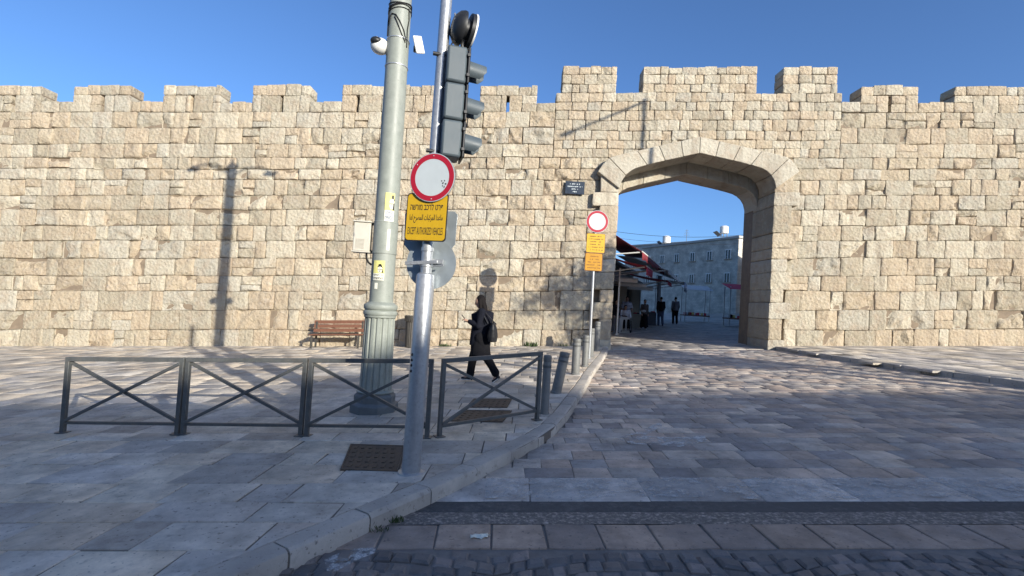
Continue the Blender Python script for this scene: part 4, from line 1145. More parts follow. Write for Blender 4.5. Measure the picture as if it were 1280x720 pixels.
for px, py, n, h, lb in ((489, 651, 70, .06, 'dark weeds in the gutter against the kerb, nearest one'), (468, 663, 50, .045, 'thin weeds in the gutter below the nearest kerb stones'), ):
    x, y = G(px, py); tuft('weed', (x, y, gz(x, .0)), n, h, .10, lb, px)
for px, n, h, lb in ((664, 60, .20, 'green weeds at the foot of the wall, right of the walking woman'), (556, 50, .13, 'low weeds at the foot of the wall, left of the walking woman'), (705, 36, .11, 'small weeds at the foot of the wall near the bollards')):
    x = P3(px, 428, WY - .12).x; tuft('weed', (x, WY - .12, gz(x, KH)), n, h, .22, lb, px)
# ================================================================== PEOPLE
M['denim'] = mat('blue_denim', (.06, .08, .13), .9, var=.2, vscale=12)
def fused(mb, voxel, name, material, parent, smooth=3, sharp=60):
    """run overlapping shapes together into one continuous skin"""
    me = mb.mesh(name, None, None)
    ob = bpy.data.objects.new('tmp', me); COL.objects.link(ob)
    r = ob.modifiers.new('r', 'REMESH'); r.mode = 'VOXEL'; r.voxel_size = voxel
    s = ob.modifiers.new('s', 'SMOOTH'); s.factor = .5; s.iterations = smooth
    dg = bpy.context.evaluated_depsgraph_get(); dg.update()
    m2 = bpy.data.meshes.new_from_object(ob.evaluated_get(dg)); m2.name = name
    bpy.data.objects.remove(ob); bpy.data.meshes.remove(me)
    m2.polygons.foreach_set('use_smooth', [True] * len(m2.polygons)); m2.materials.clear(); m2.materials.append(material)
    o = bpy.data.objects.new(name, m2); return link(o, parent)
def limb(m, pts, rad, n=12, ell=None):
    m.path(pts, rad, n, True, ell)
    for p, r in zip(pts, rad): m.ell(p, (r, r, r), 12, 8)
    return m
def hand(m, wrist, d, side, curl=.5, s=1.0):
    """palm, four unequal fingers and a thumb; d = pointing direction"""
    d = Vector(d).normalized(); up = Vector((0, 0, 1))
    lat = d.cross(up).normalized() if abs(d.z) < .9 else Vector((1, 0, 0))
    nrm = lat.cross(d).normalized(); w = Vector(wrist)
    pc = w + d * .045 * s
    m.path([w - d * .01, w + d * .03 * s, w + d * .085 * s], [.022 * s, .033 * s, .034 * s], 10, True, [(1, .7), (1.1, .5), (1.15, .45)])
    for k, L in enumerate((.068, .078, .072, .056)):
        b = w + d * .08 * s + lat * (.030 - .02 * k) * s
        a1 = b + (d * math.cos(curl * .5) - nrm * math.sin(curl * .5)) * L * .5 * s
        a2 = a1 + (d * math.cos(curl * 1.5) - nrm * math.sin(curl * 1.5)) * L * .5 * s
        m.path([b - d * .01, b, a1, a2], [.0095 * s, .0092 * s, .0085 * s, .007 * s], 8)
    th = w + d * .03 * s + lat * .028 * s * side
    m.path([th, th + (d * .6 + lat * side * .8).normalized() * .035 * s - nrm * .01, th + (d * .8 + lat * side * .5).normalized() * .06 * s - nrm * .02], [.013 * s, .011 * s, .009 * s], 8)
def build_person(loc, rz, label, J, look, H=1.66, voxel=.012, group=None):
    """J: joints in a frame where +X is forward, +Y the person's left, Z up; look: clothing"""
    t = thing('person', loc, label, 'person', group, rz)
    k = H / 1.66
    V = lambda p: Vector(p) * k
    b = MB()
    hd = V(J['head']); nk = V(J['neck']); hp = V(J['hip']); ch = V(J['chest'])
    tilt = Matrix.Rotation(J.get('nod', 0), 3, 'Y')
    b.ell(hd, (.088 * k, .072 * k, .108 * k), 20, 14, tilt)
    b.ell(hd + tilt @ V((.03, 0, -.06)), (.058 * k, .052 * k, .06 * k), 16, 10, tilt)               # jaw
    b.path([hd + tilt @ V((.085, 0, .02)), hd + tilt @ V((.108, 0, -.022)), hd + tilt @ V((.08, 0, -.03))], [.010 * k, .015 * k, .010 * k], 8)   # nose
    for s in (-1, 1): b.ell(hd + tilt @ V((-.005, s * .075, -.01)), (.018 * k, .010 * k, .03 * k), 8, 6)
    b.path([hd + V((-.02, 0, -.05)), nk, ch + V((0, 0, .1))], [.05 * k, .05 * k, .07 * k], 14)
    b.path([ch + V((0, 0, .12)), ch, (ch + hp) / 2, hp, hp - V((0, 0, .08))], [.09 * k, .125 * k, .11 * k, .13 * k, .10 * k], 16, True, [(1, 1.3), (1, 1.25), (1, 1.2), (1, 1.25), (1, 1.25)])
    for s, q in ((1, 'l'), (-1, 'r')):
        sh, el, wr = (V(J[q + x]) for x in ('sh', 'el', 'wr'))
        limb(b, [sh, (sh + el) / 2, el, (el + wr) / 2, wr], [.052 * k, .046 * k, .038 * k, .036 * k, .025 * k])
        hand(b, wr, J.get(q + 'hand', wr - el), -s, J.get('curl', .5), k)
        h, kn, an, to = (V(J[q + x]) for x in ('hip', 'kn', 'an', 'toe'))
        limb(b, [h, (h + kn) / 2, kn, kn * .6 + an * .4, an], [.085 * k, .072 * k, .052 * k, .05 * k, .034 * k])
        limb(b, [an, an * .5 + to * .5 - V((0, 0, .0)), to], [.036 * k, .034 * k, .024 * k])
    body = fused(b, voxel, 'body', M['skin'], t)
    for s in (-1, 1):
        MB().ell(hd + tilt @ V((.079, s * .030, .012)), (.012 * k, .016 * k, .011 * k), 10, 7).build('eye', M[look.get('eyes', 'black')], t)
    MB().ell(hd + tilt @ V((.078, 0, -.062)), (.012 * k, .026 * k, .006 * k), 10, 6).build('mouth', mat('lips', (.25, .07, .06), .5, var=0), t)
    # hair
    hb = MB(); hb.ell(hd + tilt @ V((-.036, 0, .028)), (.092 * k, .086 * k, .104 * k), 20, 14, tilt)
    if look.get('hair') == 'long':
        hb.path([hd + V((-.05, 0, .02)), hd + V((-.085, 0, -.08)), hd + V((-.12, 0, -.20)), hd + V((-.15, 0, -.33))], [.075 * k, .08 * k, .075 * k, .035 * k], 14, True, [(1.1, .8), (1.2, .75), (1.25, .65), (1.2, .6)])
        for s in (-1, 1): hb.path([hd + V((.0, s * .07, .05)), hd + V((-.01, s * .08, -.05)), hd + V((-.03, s * .085, -.16))], [.03 * k, .03 * k, .022 * k], 10)
        # open the face
        fused(hb, voxel, 'hair', M['hair'], t, 2)
    else:
        hh = MB(); hh.ell(hd + tilt @ V((-.022, 0, .036)), (.088 * k, .079 * k, .088 * k), 18, 12, tilt); fused(hh, voxel, 'hair', M['hair'], t, 2)
    # upper garment
    c = MB(); bw = look.get('bulk', 1.0)
    c.path([nk - V((0, 0, .005)), nk - V((0, 0, .05)), ch + V((-.0, 0, .08)), ch, (ch + hp) / 2, hp, hp - V((0, 0, look.get('top_drop', .06)))],
           [.062 * k, .10 * k, .14 * k * bw, .148 * k * bw, .14 * k * bw, .148 * k * bw, .152 * k * bw], 20, True, [(1, 1), (1, 1.25), (.95, 1.4), (1, 1.28), (1, 1.2), (1, 1.2), (1, 1.2)])
    for q in ('l', 'r'):
        sh, el, wr = (V(J[q + x]) for x in ('sh', 'el', 'wr'))
        if look.get('sleeve', 'long') == 'long':
            e = el.lerp(wr, .86); limb(c, [sh, sh.lerp(el, .5), el, el.lerp(wr, .5), e], [.075 * k * bw, .064 * k * bw, .058 * k * bw, .050 * k * bw, .042 * k * bw])
        else: limb(c, [sh, sh.lerp(el, .5), sh.lerp(el, .8)], [.07 * k, .064 * k, .062 * k])
    for i, vv in enumerate(c.v): vv += Vector((noise.noise(vv * 7) * .010, noise.noise(vv * 7 + Vector((5, 0, 0))) * .010, 0)) * k
    fused(c, voxel, look.get('topname', 'jacket'), M[look['top']], t, 2)
    # lower garment
    g = MB(); tr = look.get('leg', 1.0)
    g.path([hp + V((0, 0, .05)), hp - V((0, 0, .04)), hp - V((0, 0, .1))], [.135 * k, .145 * k, .13 * k], 18, True, [(1, 1.2)] * 3)
    for q in ('l', 'r'):
        h, kn, an = (V(J[q + x]) for x in ('hip', 'kn', 'an'))
        limb(g, [h, h.lerp(kn, .5), kn, kn.lerp(an, .5), kn.lerp(an, .9)], [.105 * k * tr, .095 * k * tr, .078 * k * tr, .072 * k * tr, .072 * k * tr])
    if look.get('skirt'):
        z0 = look['skirt']; pts = []; rr = []
        top = hp + V((0, 0, .02)); bot = (V(J['lkn']) + V(J['rkn'])) / 2; bot.z = z0 * k
        for i in range(6): u = i / 5; pts.append(top.lerp(bot, u)); rr.append((.145 + .03 * u) * k)
        g.path(pts, rr, 24, True, [(1.0 + .08 * i, 1.15) for i in range(6)])
    for i, vv in enumerate(g.v): vv += Vector((noise.noise(vv * 6) * .014, noise.noise(vv * 6 + Vector((5, 0, 0))) * .012, 0)) * k
    fused(g, voxel, look.get('botname', 'trousers'), M[look['bottom']], t, 2)
    # shoes
    for q in ('l', 'r'):
        an, to = V(J[q + 'an']), V(J[q + 'toe'])
        d = (to - an); fw = Vector((d.x, d.y, 0)).normalized() if Vector((d.x, d.y, 0)).length > .03 else Vector((1, 0, 0))
        heel = an - fw * .035 * k + Vector((0, 0, -.045 * k)); 
        s = MB(); limb(s, [heel + (to - heel) * 0.0, heel.lerp(to, .45) + Vector((0, 0, .008)), to - (to - heel) * .02], [.036 * k, .040 * k, .032 * k]); limb(s, [an, heel + fw * .02], [.040 * k, .036 * k])
        sh_ = fused(s, voxel, 'shoe', M[look.get('shoe', 'leather')], t, 2)
        so = MB(); so.path([heel - Vector((0, 0, .022 * k)), heel.lerp(to, .5) - Vector((0, 0, .018 * k)), to - Vector((0, 0, .014 * k)) + (to - heel).normalized() * .02], [.036 * k, .040 * k, .034 * k], 12, True, [(1, .35)] * 3)
        so.build('sole', M[look.get('sole', 'white')], sh_, 50)
    return t
walk = dict(head=(.05, 0, 1.535), neck=(-.01, 0, 1.41), chest=(-.02, 0, 1.24), hip=(0, 0, .90), nod=.38,
            lsh=(-.01, .165, 1.34), lel=(.04, .20, 1.08), lwr=(.24, .10, 1.16), lhand=(.9, -.15, .35),
            rsh=(-.01, -.165, 1.34), rel=(.03, -.21, 1.07), rwr=(.22, -.06, 1.12), rhand=(.9, .2, .35),
            lhip=(0, .09, .86), lkn=(-.16, .085, .47), lan=(-.36, .08, .165), ltoe=(-.30, .08, .035),
            rhip=(0, -.09, .86), rkn=(.12, -.085, .46), ran=(.17, -.08, .085), rtoe=(.31, -.08, .035), curl=1.0)
wxp, wyp = G(597, 477, KH)
woman = build_person((wxp, wyp, gz(wxp, KH)), R(180), 'woman in black walking left past the wall, looking at her phone', walk,
                     dict(top='navy', bottom='blackcloth', hair='long', bulk=1.12, top_drop=.20, leg=1.12, skirt=.52, topname='coat', shoe='leather'), 1.66, .010)
def wpt(p): return woman.matrix_basis @ Vector(p)
ph = thing('phone', wpt((.335, .02, 1.215)), 'dark phone held up by the walking woman', 'phone', rz=R(180))
MB().box((0, 0, 0), (.012, .072, .145), Matrix.Rotation(.75, 3, 'Y')).build('case', M['black'], ph, bevel=.006)
MB().box((-.0066, 0, .0), (.002, .064, .13), Matrix.Rotation(.75, 3, 'Y')).build('screen', M['glass'], ph)
bg_ = thing('handbag', wpt((-.24, .20, .80)), 'black tote bag hanging from the walking woman\'s shoulder', 'bag', rz=R(180))
bm_ = MB(); bm_.path([(0, 0, .0), (0, 0, .1), (.02, 0, .26), (.03, 0, .36)], [.19, .205, .18, .14], 16, True, [(.45, 1), (.5, 1), (.42, 1), (.2, 1)])
for vv in bm_.v: vv.x += .3 * (vv.z - .18) * .5 ; vv.y *= 1
bb = fused(MB().add([Vector((p.y, p.x, p.z)) for p in bm_.v], bm_.f), .012, 'bag_body', M['leather'], bg_, 3)
for s in (-1, 1):
    MB().path([(-.06, s * .03, .33), (.06, s * .0 - .01, .44), (.19, -.03, .57), (.24, -.035, .59), (.20, -.0, .5), (.10, s * .03, .34)], .010, 8).build('strap', M['leather'], bg_, 60)

stand = dict(head=(.03, 0, 1.545), neck=(0, 0, 1.41), chest=(0, 0, 1.24), hip=(0, 0, .90), nod=.1,
             lsh=(0, .155, 1.34), lel=(-.05, .20, 1.08), lwr=(.05, .20, .86), rsh=(0, -.155, 1.34), rel=(-.02, -.20, 1.08), rwr=(.10, -.19, .87),
             lhip=(0, .09, .86), lkn=(.07, .09, .47), lan=(.03, .09, .085), ltoe=(.16, .10, .035), rhip=(0, -.09, .86), rkn=(-.02, -.09, .47), ran=(-.12, -.09, .10), rtoe=(.0, -.10, .035))
def lane_z(x, y, h=.02): return gz(x, h + .018 * max(0, y - 17.4))
def at_lane(px, Y): return P3(px, 400, Y).x
def street_person(px, Y, rz, label, look, H, J=stand):
    x = at_lane(px, Y); return build_person((x, Y, lane_z(x, Y)), rz, label, J, look, H, .02)
push = dict(stand); push.update(lel=(.06, .24, 1.08), lwr=(.34, .20, 1.0), rel=(.06, -.24, 1.08), rwr=(.34, -.20, 1.0), nod=.25, head=(.07, 0, 1.53))
street_person(782.5, 25.4, R(-95), 'man in striped shirt pushing a wheelchair in the lane beyond the gate', dict(top='stripedshirt', bottom='greycloth', topname='shirt', sleeve='short', bulk=1.25), 1.80, push)
street_person(805, 26.6, R(-80), 'woman in dark clothes with a pale belt bag walking in the lane', dict(top='browncloth', bottom='blackcloth', topname='top', botname='skirt', skirt=.15, shoe='whitecloth'), 1.62)
street_person(825.5, 29.5, R(95), 'man in black jacket walking away up the lane', dict(top='blackcloth', bottom='denim', bulk=1.05), 1.74)
street_person(843.5, 31.0, R(85), 'person in grey jacket at the right of the lane beyond the gate', dict(top='greycloth', bottom='blackcloth', bulk=1.05), 1.72)
street_person(769.5, 24.2, R(-60), 'person in dark blue standing in the shop doorway behind the gate jamb', dict(top='navy', bottom='greycloth', topname='shirt'), 1.66)
x = at_lane(804.5, 26.45); t = thing('belt_bag', (x - .02, 26.44, lane_z(x, 26.44) + 1.0), 'small pale belt bag worn by the woman in the lane', 'bag')
MB().ell((0, 0, 0), (.13, .05, .07), 14, 10).build('pouch', M['canvas'], t, 60)
# wheelchair and its rider
wcx, wcy = at_lane(781.5, 24.75), 24.75
wc = thing('wheelchair', (wcx, wcy, lane_z(wcx, wcy)), 'dark wheelchair pushed down the lane beyond the gate', 'wheelchair', rz=R(-95))
for s in (-1, 1):
    w_ = MB(); pts = [(.30 * math.cos(2 * math.pi * k / 24), s * .29, .30 + .30 * math.sin(2 * math.pi * k / 24)) for k in range(25)]
    wl_ = w_.path(pts, .016, 6, False).build('wheel', M['rubber'], wc, 60)
    for k in range(6):
        a = math.pi * k / 6; MB().path([(.29 * math.cos(a), s * .29, .3 + .29 * math.sin(a)), (-.29 * math.cos(a), s * .29, .3 - .29 * math.sin(a))], .004, 5).build('spoke', M['galv'], wl_)
    MB().path([(.38 + .07 * math.cos(2 * math.pi * k / 16), s * .22, .075 + .07 * math.sin(2 * math.pi * k / 16)) for k in range(17)], .014, 6, False).build('caster', M['rubber'], wc, 60)
    MB().path([(-.22, s * .23, .95), (-.22, s * .23, .45), (.30, s * .23, .45), (.40, s * .2, .12)], .014, 8).build('frame', M['black'], wc, 60)
    MB().box((.05, s * .25, .68), (.32, .05, .03)).build('armrest', M['black'], wc, bevel=.006)
    MB().box((.50, s * .1, .14), (.16, .12, .015)).build('footrest', M['black'], wc)
MB().box((.02, 0, .47), (.44, .42, .05)).build('seat', M['black'], wc, bevel=.012)
MB().box((-.21, 0, .72), (.04, .42, .42)).build('backrest', M['black'], wc, bevel=.012)
sit = dict(head=(-.02, 0, 1.24), neck=(-.06, 0, 1.11), chest=(-.07, 0, .94), hip=(-.08, 0, .62), nod=.15,
           lsh=(-.06, .18, 1.04), lel=(.0, .24, .80), lwr=(.20, .2, .76), rsh=(-.06, -.18, 1.04), rel=(.0, -.24, .80), rwr=(.20, -.2, .76),
           lhip=(-.04, .09, .60), lkn=(.38, .10, .60), lan=(.44, .10, .22), ltoe=(.56, .10, .175), rhip=(-.04, -.09, .60), rkn=(.38, -.10, .60), ran=(.44, -.10, .22), rtoe=(.56, -.10, .175))
build_person((wcx, wcy, lane_z(wcx, wcy)), R(-95), 'person in white top seated in the wheelchair', sit, dict(top='whitecloth', bottom='blackcloth', topname='shirt', bulk=1.15), 1.66, .02)

# ================================================================== LANE BEYOND THE GATE
# shops on the left of the lane: facade runs from A (near) to B (far)
A, B = Vector((3.0, 20.2)), Vector((9.1, 34.8))
fd = (B - A).normalized(); fnm = Vector((fd.y, -fd.x))         # facade direction, outward normal (to the right)
FA = math.atan2(fd.y, fd.x)
fo = Vector((A.x, A.y, lane_z(A.x, A.y)))
shop = thing('shop_building', fo, 'cream stone shop row with dark open fronts on the left of the lane', 'building', rz=FA)
Lf = (B - A).length
# local: +X along the facade, -Y outward
MB().box((Lf / 2, 2.6, 1.7), (Lf, 4.0, 4.4)).build('wall', M['creamplaster'], shop, bevel=.02)
MB().box((Lf / 2, .5, 3.98), (Lf + .1, .5, .18)).build('cornice', M['oldstone'], shop, bevel=.03)
for k in range(4):
    x0 = .2 + k * 3.75
    MB().box((x0 + 1.7, .3, 1.25), (3.0, .56, 2.9)).build('shop_opening', M['dark'], shop)
    for s in (0, 1): MB().box((x0 + .08 + s * 3.2, .25, 1.4), (.34, .7, 3.2)).build('pillar', M['creamplaster'], shop, bevel=.02)
    MB().box((x0 + 1.7, .1, 3.05), (3.3, .6, .5)).build('fascia', M['canvas'], shop, bevel=.02)
def on_front(x, y, z): return fo + Vector((fd.x * x + fnm.x * (-y), fd.y * x + fnm.y * (-y), z + SLOPE * (fd.x * x + fnm.x * (-y)) + .018 * fd.y * x))
def awning(x0, w, z0, z1, reach, mm, valm, label, knee=.0, val=.28):
    t = thing('awning', on_front(x0 + w / 2, -.02, 0), label, 'awning', 'shop awnings over the lane', rz=FA)
    n = 8; v = []
    for i in range(n + 1):
        u = i / n
        dz = (z1 - z0) * max(0, u - knee) / (1 - knee)
        for s in (-w / 2, w / 2): v.append((s, -reach * u, z0 + dz - .06 * math.sin(math.pi * u)))
        for s in (w / 2, -w / 2): v.append((s, -reach * u, z0 + dz - .06 * math.sin(math.pi * u) - .02))
    f = [(i * 4 + q, i * 4 + (q + 1) % 4, (i + 1) * 4 + (q + 1) % 4, (i + 1) * 4 + q) for i in range(n) for q in range(4)] + [(0, 1, 2, 3), (n * 4 + 3, n * 4 + 2, n * 4 + 1, n * 4)]
    MB().add(v, f).build('canopy', mm, t, 40)
    nv = 10; v = []
    for i in range(nv + 1):
        x = -w / 2 + w * i / nv; d = val * (1 - .18 * (i % 2))
        v += [(x, -reach - .01, z1), (x, -reach - .012 - .02 * (i % 2), z1 - d)]
    m2 = MB().add(v, [(2 * i, 2 * i + 2, 2 * i + 3, 2 * i + 1) for i in range(nv)]); o = m2.build('valance', valm, t, 40)
    sol = o.modifiers.new('Solid', 'SOLIDIFY'); sol.thickness = .012
    for s in (-w / 2 + .05, w / 2 - .05):
        MB().path([(s, 0, z0 - .9), (s, -reach * .95, z1 - .03)], .028, 8).build('arm', M['white'], t)
    MB().path([(-w / 2, -reach, z1), (w / 2, -reach, z1)], .03, 8).build('front_bar', M['white'], t)
    return t
awning(.4, 8.6, 4.25, 3.55, 2.1, M['maroon'], M['maroon'], 'large dark maroon awning nearest to the gateway', knee=.5, val=.34)
awning(2.6, 2.2, 3.75, 3.2, 2.0, M['pinkred'], M['pinkred'], 'bright red awning under the near end of the maroon one', val=.42)
awning(6.0, 9.2, 3.75, 3.05, 2.6, M['canvas'], M['canvas'], 'long pale grey awning running up the lane', knee=.3, val=.22)
awning(12.4, 2.6, 3.1, 2.75, 3.0, M['canvas'], M['stripedcanvas'], 'striped awning edge at the far end of the pale one', val=.6)
awning(9.4, 2.4, 3.1, 2.75, 2.3, M['pinkred'], M['pinkred'], 'small red awning under the long pale one')
# white counters and boards in front of the shops
def facade_x(Y): return A.x + (B.x - A.x) * (Y - A.y) / (B.y - A.y)
def board(px0, px1, py, Y, h, label, mm='white'):
    a = P3(px0, py, Y); b = P3(px1, py, Y); z = lane_z(a.x, Y); w = b.x - a.x
    t = thing('shop_sign_board', (a.x + w / 2, Y, z), label, 'sign board')
    MB().box((0, 0, a.z - z), (w, .12, h)).build('board', M[mm], t, bevel=.01)
    MB().box((0, 0, a.z - z + h / 2 + .02), (w + .04, .16, .03)).build('top_trim', M['galv'], t)
    fx = facade_x(Y) - a.x - w / 2
    for s in (-.3, .3): MB().path([(fx - .2, 0, a.z - z + s * h), (-w / 2 + .02, 0, a.z - z + s * h)], .02, 6).build('bracket', M['galv'], t)
    return t
board(774.5, 797, 350, 23.6, .17, 'short white sign board, highest and nearest of three in the lane')
board(774, 808, 355.5, 25.2, .16, 'middle white sign board under the awnings in the lane')
board(786, 816, 360, 27.2, .16, 'lowest white sign board under the awnings in the lane')
# pale door panels and a white post of the nearest shop
def panel(px0, px1, py0, py1, Y, mm, label, name='shop_door'):
    a = P3(px0, py0, Y); b = P3(px1, py1, Y); z0 = lane_z(a.x, Y); t = thing(name, ((a.x + b.x) / 2, Y, z0), label, 'cabinet')
    h = a.z - z0
    f_ = MB().box((0, 0, h / 2), (b.x - a.x, .07, h)).build('leaf', M[mm], t, bevel=.008)
    for zz in (.28, .72): MB().box((0, -.045, h * zz), ((b.x - a.x) * .7, .02, h * .34)).build('raised_field', M[mm], t, bevel=.006)
    MB().ell(((b.x - a.x) * .38, -.07, h * .48), (.03, .03, .03), 8, 6).build('knob', M['galv'], t)
panel(774, 781, 357, 410, 26.4, 'creamplaster', 'cream shop door nearest the gate, behind the wheelchair')
panel(789, 797, 361, 408, 29.0, 'creamplaster', 'cream shop door farther up the lane behind the woman')
p_ = P3(775.2, 335, 23.2); t = thing('awning_post', (p_.x, 23.2, lane_z(p_.x, 23.2)), 'white upright post under the maroon awning', 'post')
MB().box((0, 0, (p_.z - lane_z(p_.x, 23.2)) / 2), (.07, .07, p_.z - lane_z(p_.x, 23.2))).build('shaft', M['white'], t, bevel=.006)
MB().box((0, 0, .03), (.16, .16, .06)).build('foot', M['white'], t, bevel=.006)
p_ = P3(824.5, 345, 33.0); t = thing('banner', (p_.x, 33.0, lane_z(p_.x, 33.0)), 'narrow white hanging banner at the end of the awnings', 'banner')
zt_ = p_.z - lane_z(p_.x, 33.0)
v = []
for i in range(9): u = i / 8; v += [(-.13, .04 * math.sin(u * 7), zt_ * (1 - .72 * u)), (.13, .04 * math.sin(u * 7 + .8), zt_ * (1 - .72 * u))]
o = MB().add(v, [(2 * i, 2 * i + 1, 2 * i + 3, 2 * i + 2) for i in range(8)]).build('cloth', M['whitecloth'], t, 40); o.modifiers.new('S', 'SOLIDIFY').thickness = .01
MB().path([(-.2, 0, zt_ + .02), (.2, 0, zt_ + .02)], .02, 6).build('rod', M['galv'], t); MB().path([(-.18, .06, 0), (-.18, .06, zt_ + .03)], .025, 8).build('pole', M['galv'], t)
# goods on display
rg = random.Random(5)
for k, (px, Y, c) in enumerate(((776, 24.6, 'canvas'), (793, 28.0, 'creamplaster'), (811, 30.5, 'greycloth'))):
    x = at_lane(px, Y); t = thing('display_crate', (x, Y, lane_z(x, Y)), ['pale display crate nearest the gate jamb', 'cream display crate behind the wheelchair', 'grey display crate behind the woman in the lane'][k], 'crate')
    for s in (-1, 1):
        MB().box((s * .36, 0, .4), (.03, .5, .8)).build('side', M[c], t); MB().box((0, s * .25, .4), (.69, .03, .8)).build('side', M[c], t)
    MB().box((0, 0, .1), (.69, .47, .03)).build('floor', M[c], t)
    for q in range(5): MB().ell((rg.uniform(-.25, .25), rg.uniform(-.15, .15), .78), (.12, .1, .09), 10, 7).build('bundle', M[rg.choice(['pinkred', 'whitecloth', 'navy'])], t)
# buildings on the right and at the end of the lane
def far_building(a, b, h, depth, label, mm, cols, rowsz, roof=True, far=True):
    a = Vector(a); b = Vector(b); d = (b - a); L = d.length; an = math.atan2(d.y, d.x)
    o = Vector((a.x, a.y, lane_z(a.x, a.y)))
    t = thing('house', o, label, 'building', rz=an)
    MB().box((L / 2, depth / 2, h / 2 - .6), (L, depth, h + 1.2)).build('wall', mm, t)
    MB().box((L / 2, depth / 2, h + .12), (L + .3, depth + .3, .24)).build('cornice', M['plaster'], t, bevel=.03)
    for z in rowsz:
        for k in range(cols):
            x = L * (k + .5) / cols
            w = MB().box((x, -.012, z), (.62, .06, .85)).build('window', M['glass'], t)
            for s in (-1, 0, 1): MB().box((x + s * .31, -.05, z), (.06, .06, .95)).build('frame', M['white'], w)
            MB().box((x, -.05, z - .47), (.85, .18, .07)).build('sill', M['oldstone'], w)
            MB().box((x, -.05, z + .47), (.72, .07, .07)).build('lintel', M['white'], w)
    return t
far_building((15.6, 60), (21.5, 47.5), 7.4, 9, 'pale flat roofed house with small windows beyond the awnings', M['masonry'], 6, (5.9, 3.6))
far_building((21.8, 46.8), (14.6, 22.5), 5.6, 9, 'long stone house along the right of the lane', M['masonry'], 8, (4.2,))
far_building((17.5, 78), (27, 66), 9.3, 9, 'farthest pale block showing above the flat roof', M['plaster'], 4, (9.0, 6.5))
# roof clutter, pipes and wires
def roof_box(px, py, Y, kind, label):
    p = P3(px, py, Y)
    if kind == 'tank':
        t = thing('water_tank', p, label, 'tank'); MB().lathe([(.3, 0), (.45, .02), (.45, .75), (.3, .85), (.05, .9)], 20).build('drum', M['white'], t, 40)
        for a in range(3): MB().box((.35 * math.cos(a * 2.1), .35 * math.sin(a * 2.1), -.3), (.06, .06, .7)).build('leg', M['rail'], t)
        MB().box((-.75, 0, -.05), (.7, 1.0, .05), Matrix.Rotation(.7, 3, 'Y')).build('solar_panel', M['glass'], t)
    else:
        t = thing('roof_aerial', p, label, 'aerial'); MB().path([(0, 0, -.6), (0, 0, 1.3)], .025, 6).build('mast', M['rail'], t)
        for q in range(4): MB().path([(-.35 + .05 * q, 0, .6 + .2 * q), (.35 - .05 * q, 0, .6 + .2 * q)], .014, 5).build('rod', M['rail'], t)
roof_box(833, 304, 58, 'tank', 'white water tank with solar panel on the flat roofed house')
roof_box(905, 292, 55, 'tank', 'white water tank farther right on the flat roofed house')
roof_box(858, 301, 57, 'aerial', 'thin aerial on the flat roofed house between the tanks')
def wire(a, b, sag, label):
    pts = [a.lerp(b, i / 14) - Vector((0, 0, sag * 4 * (i / 14) * (1 - i / 14))) for i in range(15)]
    t = thing('overhead_wire', pts[0], label, 'wire'); MB().path([p - pts[0] for p in pts], .012, 5).build('cable', M['rubber'], t)
wire(P3(760, 288, 30), P3(1010, 282, 30), .55, 'thin sagging wire strung across the lane, nearer one')
wire(P3(760, 296, 42), P3(1000, 300, 42), .5, 'thin sagging wire strung across the lane, farther one')
# a shop on the right of the lane
def right_stall(Y, px, label, mm):
    x = at_lane(px, Y); t = thing('market_stall', (x, Y, lane_z(x, Y)), label, 'stall')
    MB().box((0, 0, .45), (1.7, .9, .08)).build('counter', M['wood'], t, bevel=.01)
    for sx in (-1, 1):
        for sy in (-1, 1): MB().box((sx * .8, sy * .4, 1.15), (.05, .05, 2.3)).build('post', M['galv'], t)
    v = [(-.95, -.7, 2.15), (.95, -.7, 2.15), (.95, .5, 2.5), (-.95, .5, 2.5)]
    MB().add(v + [(a, b, c - .02) for a, b, c in v], [(0, 1, 2, 3), (7, 6, 5, 4), (0, 4, 5, 1), (1, 5, 6, 2), (2, 6, 7, 3), (3, 7, 4, 0)]).build('canopy', M[mm], t, 30)
    rg_ = random.Random(int(px))
    for k in range(12): MB().box((-.7 + .125 * k + rg_.uniform(-.02, .02), rg_.uniform(-.25, .25), .56), (.10, .18, rg_.uniform(.1, .25))).build('goods', M[rg_.choice(['pinkred', 'whitecloth', 'navy', 'paperyellow', 'wood'])], t)
right_stall(33.5, 868, 'market stall with pale canopy on the right of the lane', 'canvas')
right_stall(29.0, 925, 'market stall with red canopy on the right of the lane', 'pinkred')
# ---- roof clutter and cable on the shop row
p = on_front(2.2, 1.5, 3.9)
t = thing('roof_railing', p, 'low metal railing on the roof above the maroon awning', 'railing', rz=FA)
for z in (.15, .3, .45): MB().path([(0, 0, z), (1.6, 0, z)], .015, 6).build('bar', M['rail'], t)
for k in range(5): MB().path([(.4 * k, 0, 0), (.4 * k, 0, .48)], .018, 6).build('post', M['rail'], t)

# ================================================================== BEHIND THE CAMERA (they throw the shade on the street)
def back_block(x0, x1, y0, h, depth, label, mm):
    t = thing('shade_building', ((x0 + x1) / 2, y0, gz((x0 + x1) / 2)), label, 'building')
    w = x1 - x0
    m_ = MB().box((0, -depth / 2, h / 2 - 1), (w, depth, h + 2))
    for p in m_.v: p.z += SLOPE * p.x
    m_.build('wall', mm, t)
    c_ = MB().box((0, -depth / 2, h + .1), (w + .2, depth + .5, .25))
    for p in c_.v: p.z += SLOPE * p.x
    c_.build('cornice', M['plaster'], t)
    n = int(w / 3)
    for k in range(n):
        for z in (h - 1.8, h - 4.9):
            x = -w / 2 + w * (k + .5) / n; wn_ = MB().box((x, .01, z + SLOPE * x), (1.1, .1, 1.6)).build('window', M['glass'], t)
            MB().box((x, .08, z - .85 + SLOPE * x), (1.4, .25, .1)).build('sill', M['oldstone'], wn_)
    return t
YK = -26.0
def top_for(yedge): return DROP * (yedge - YK)
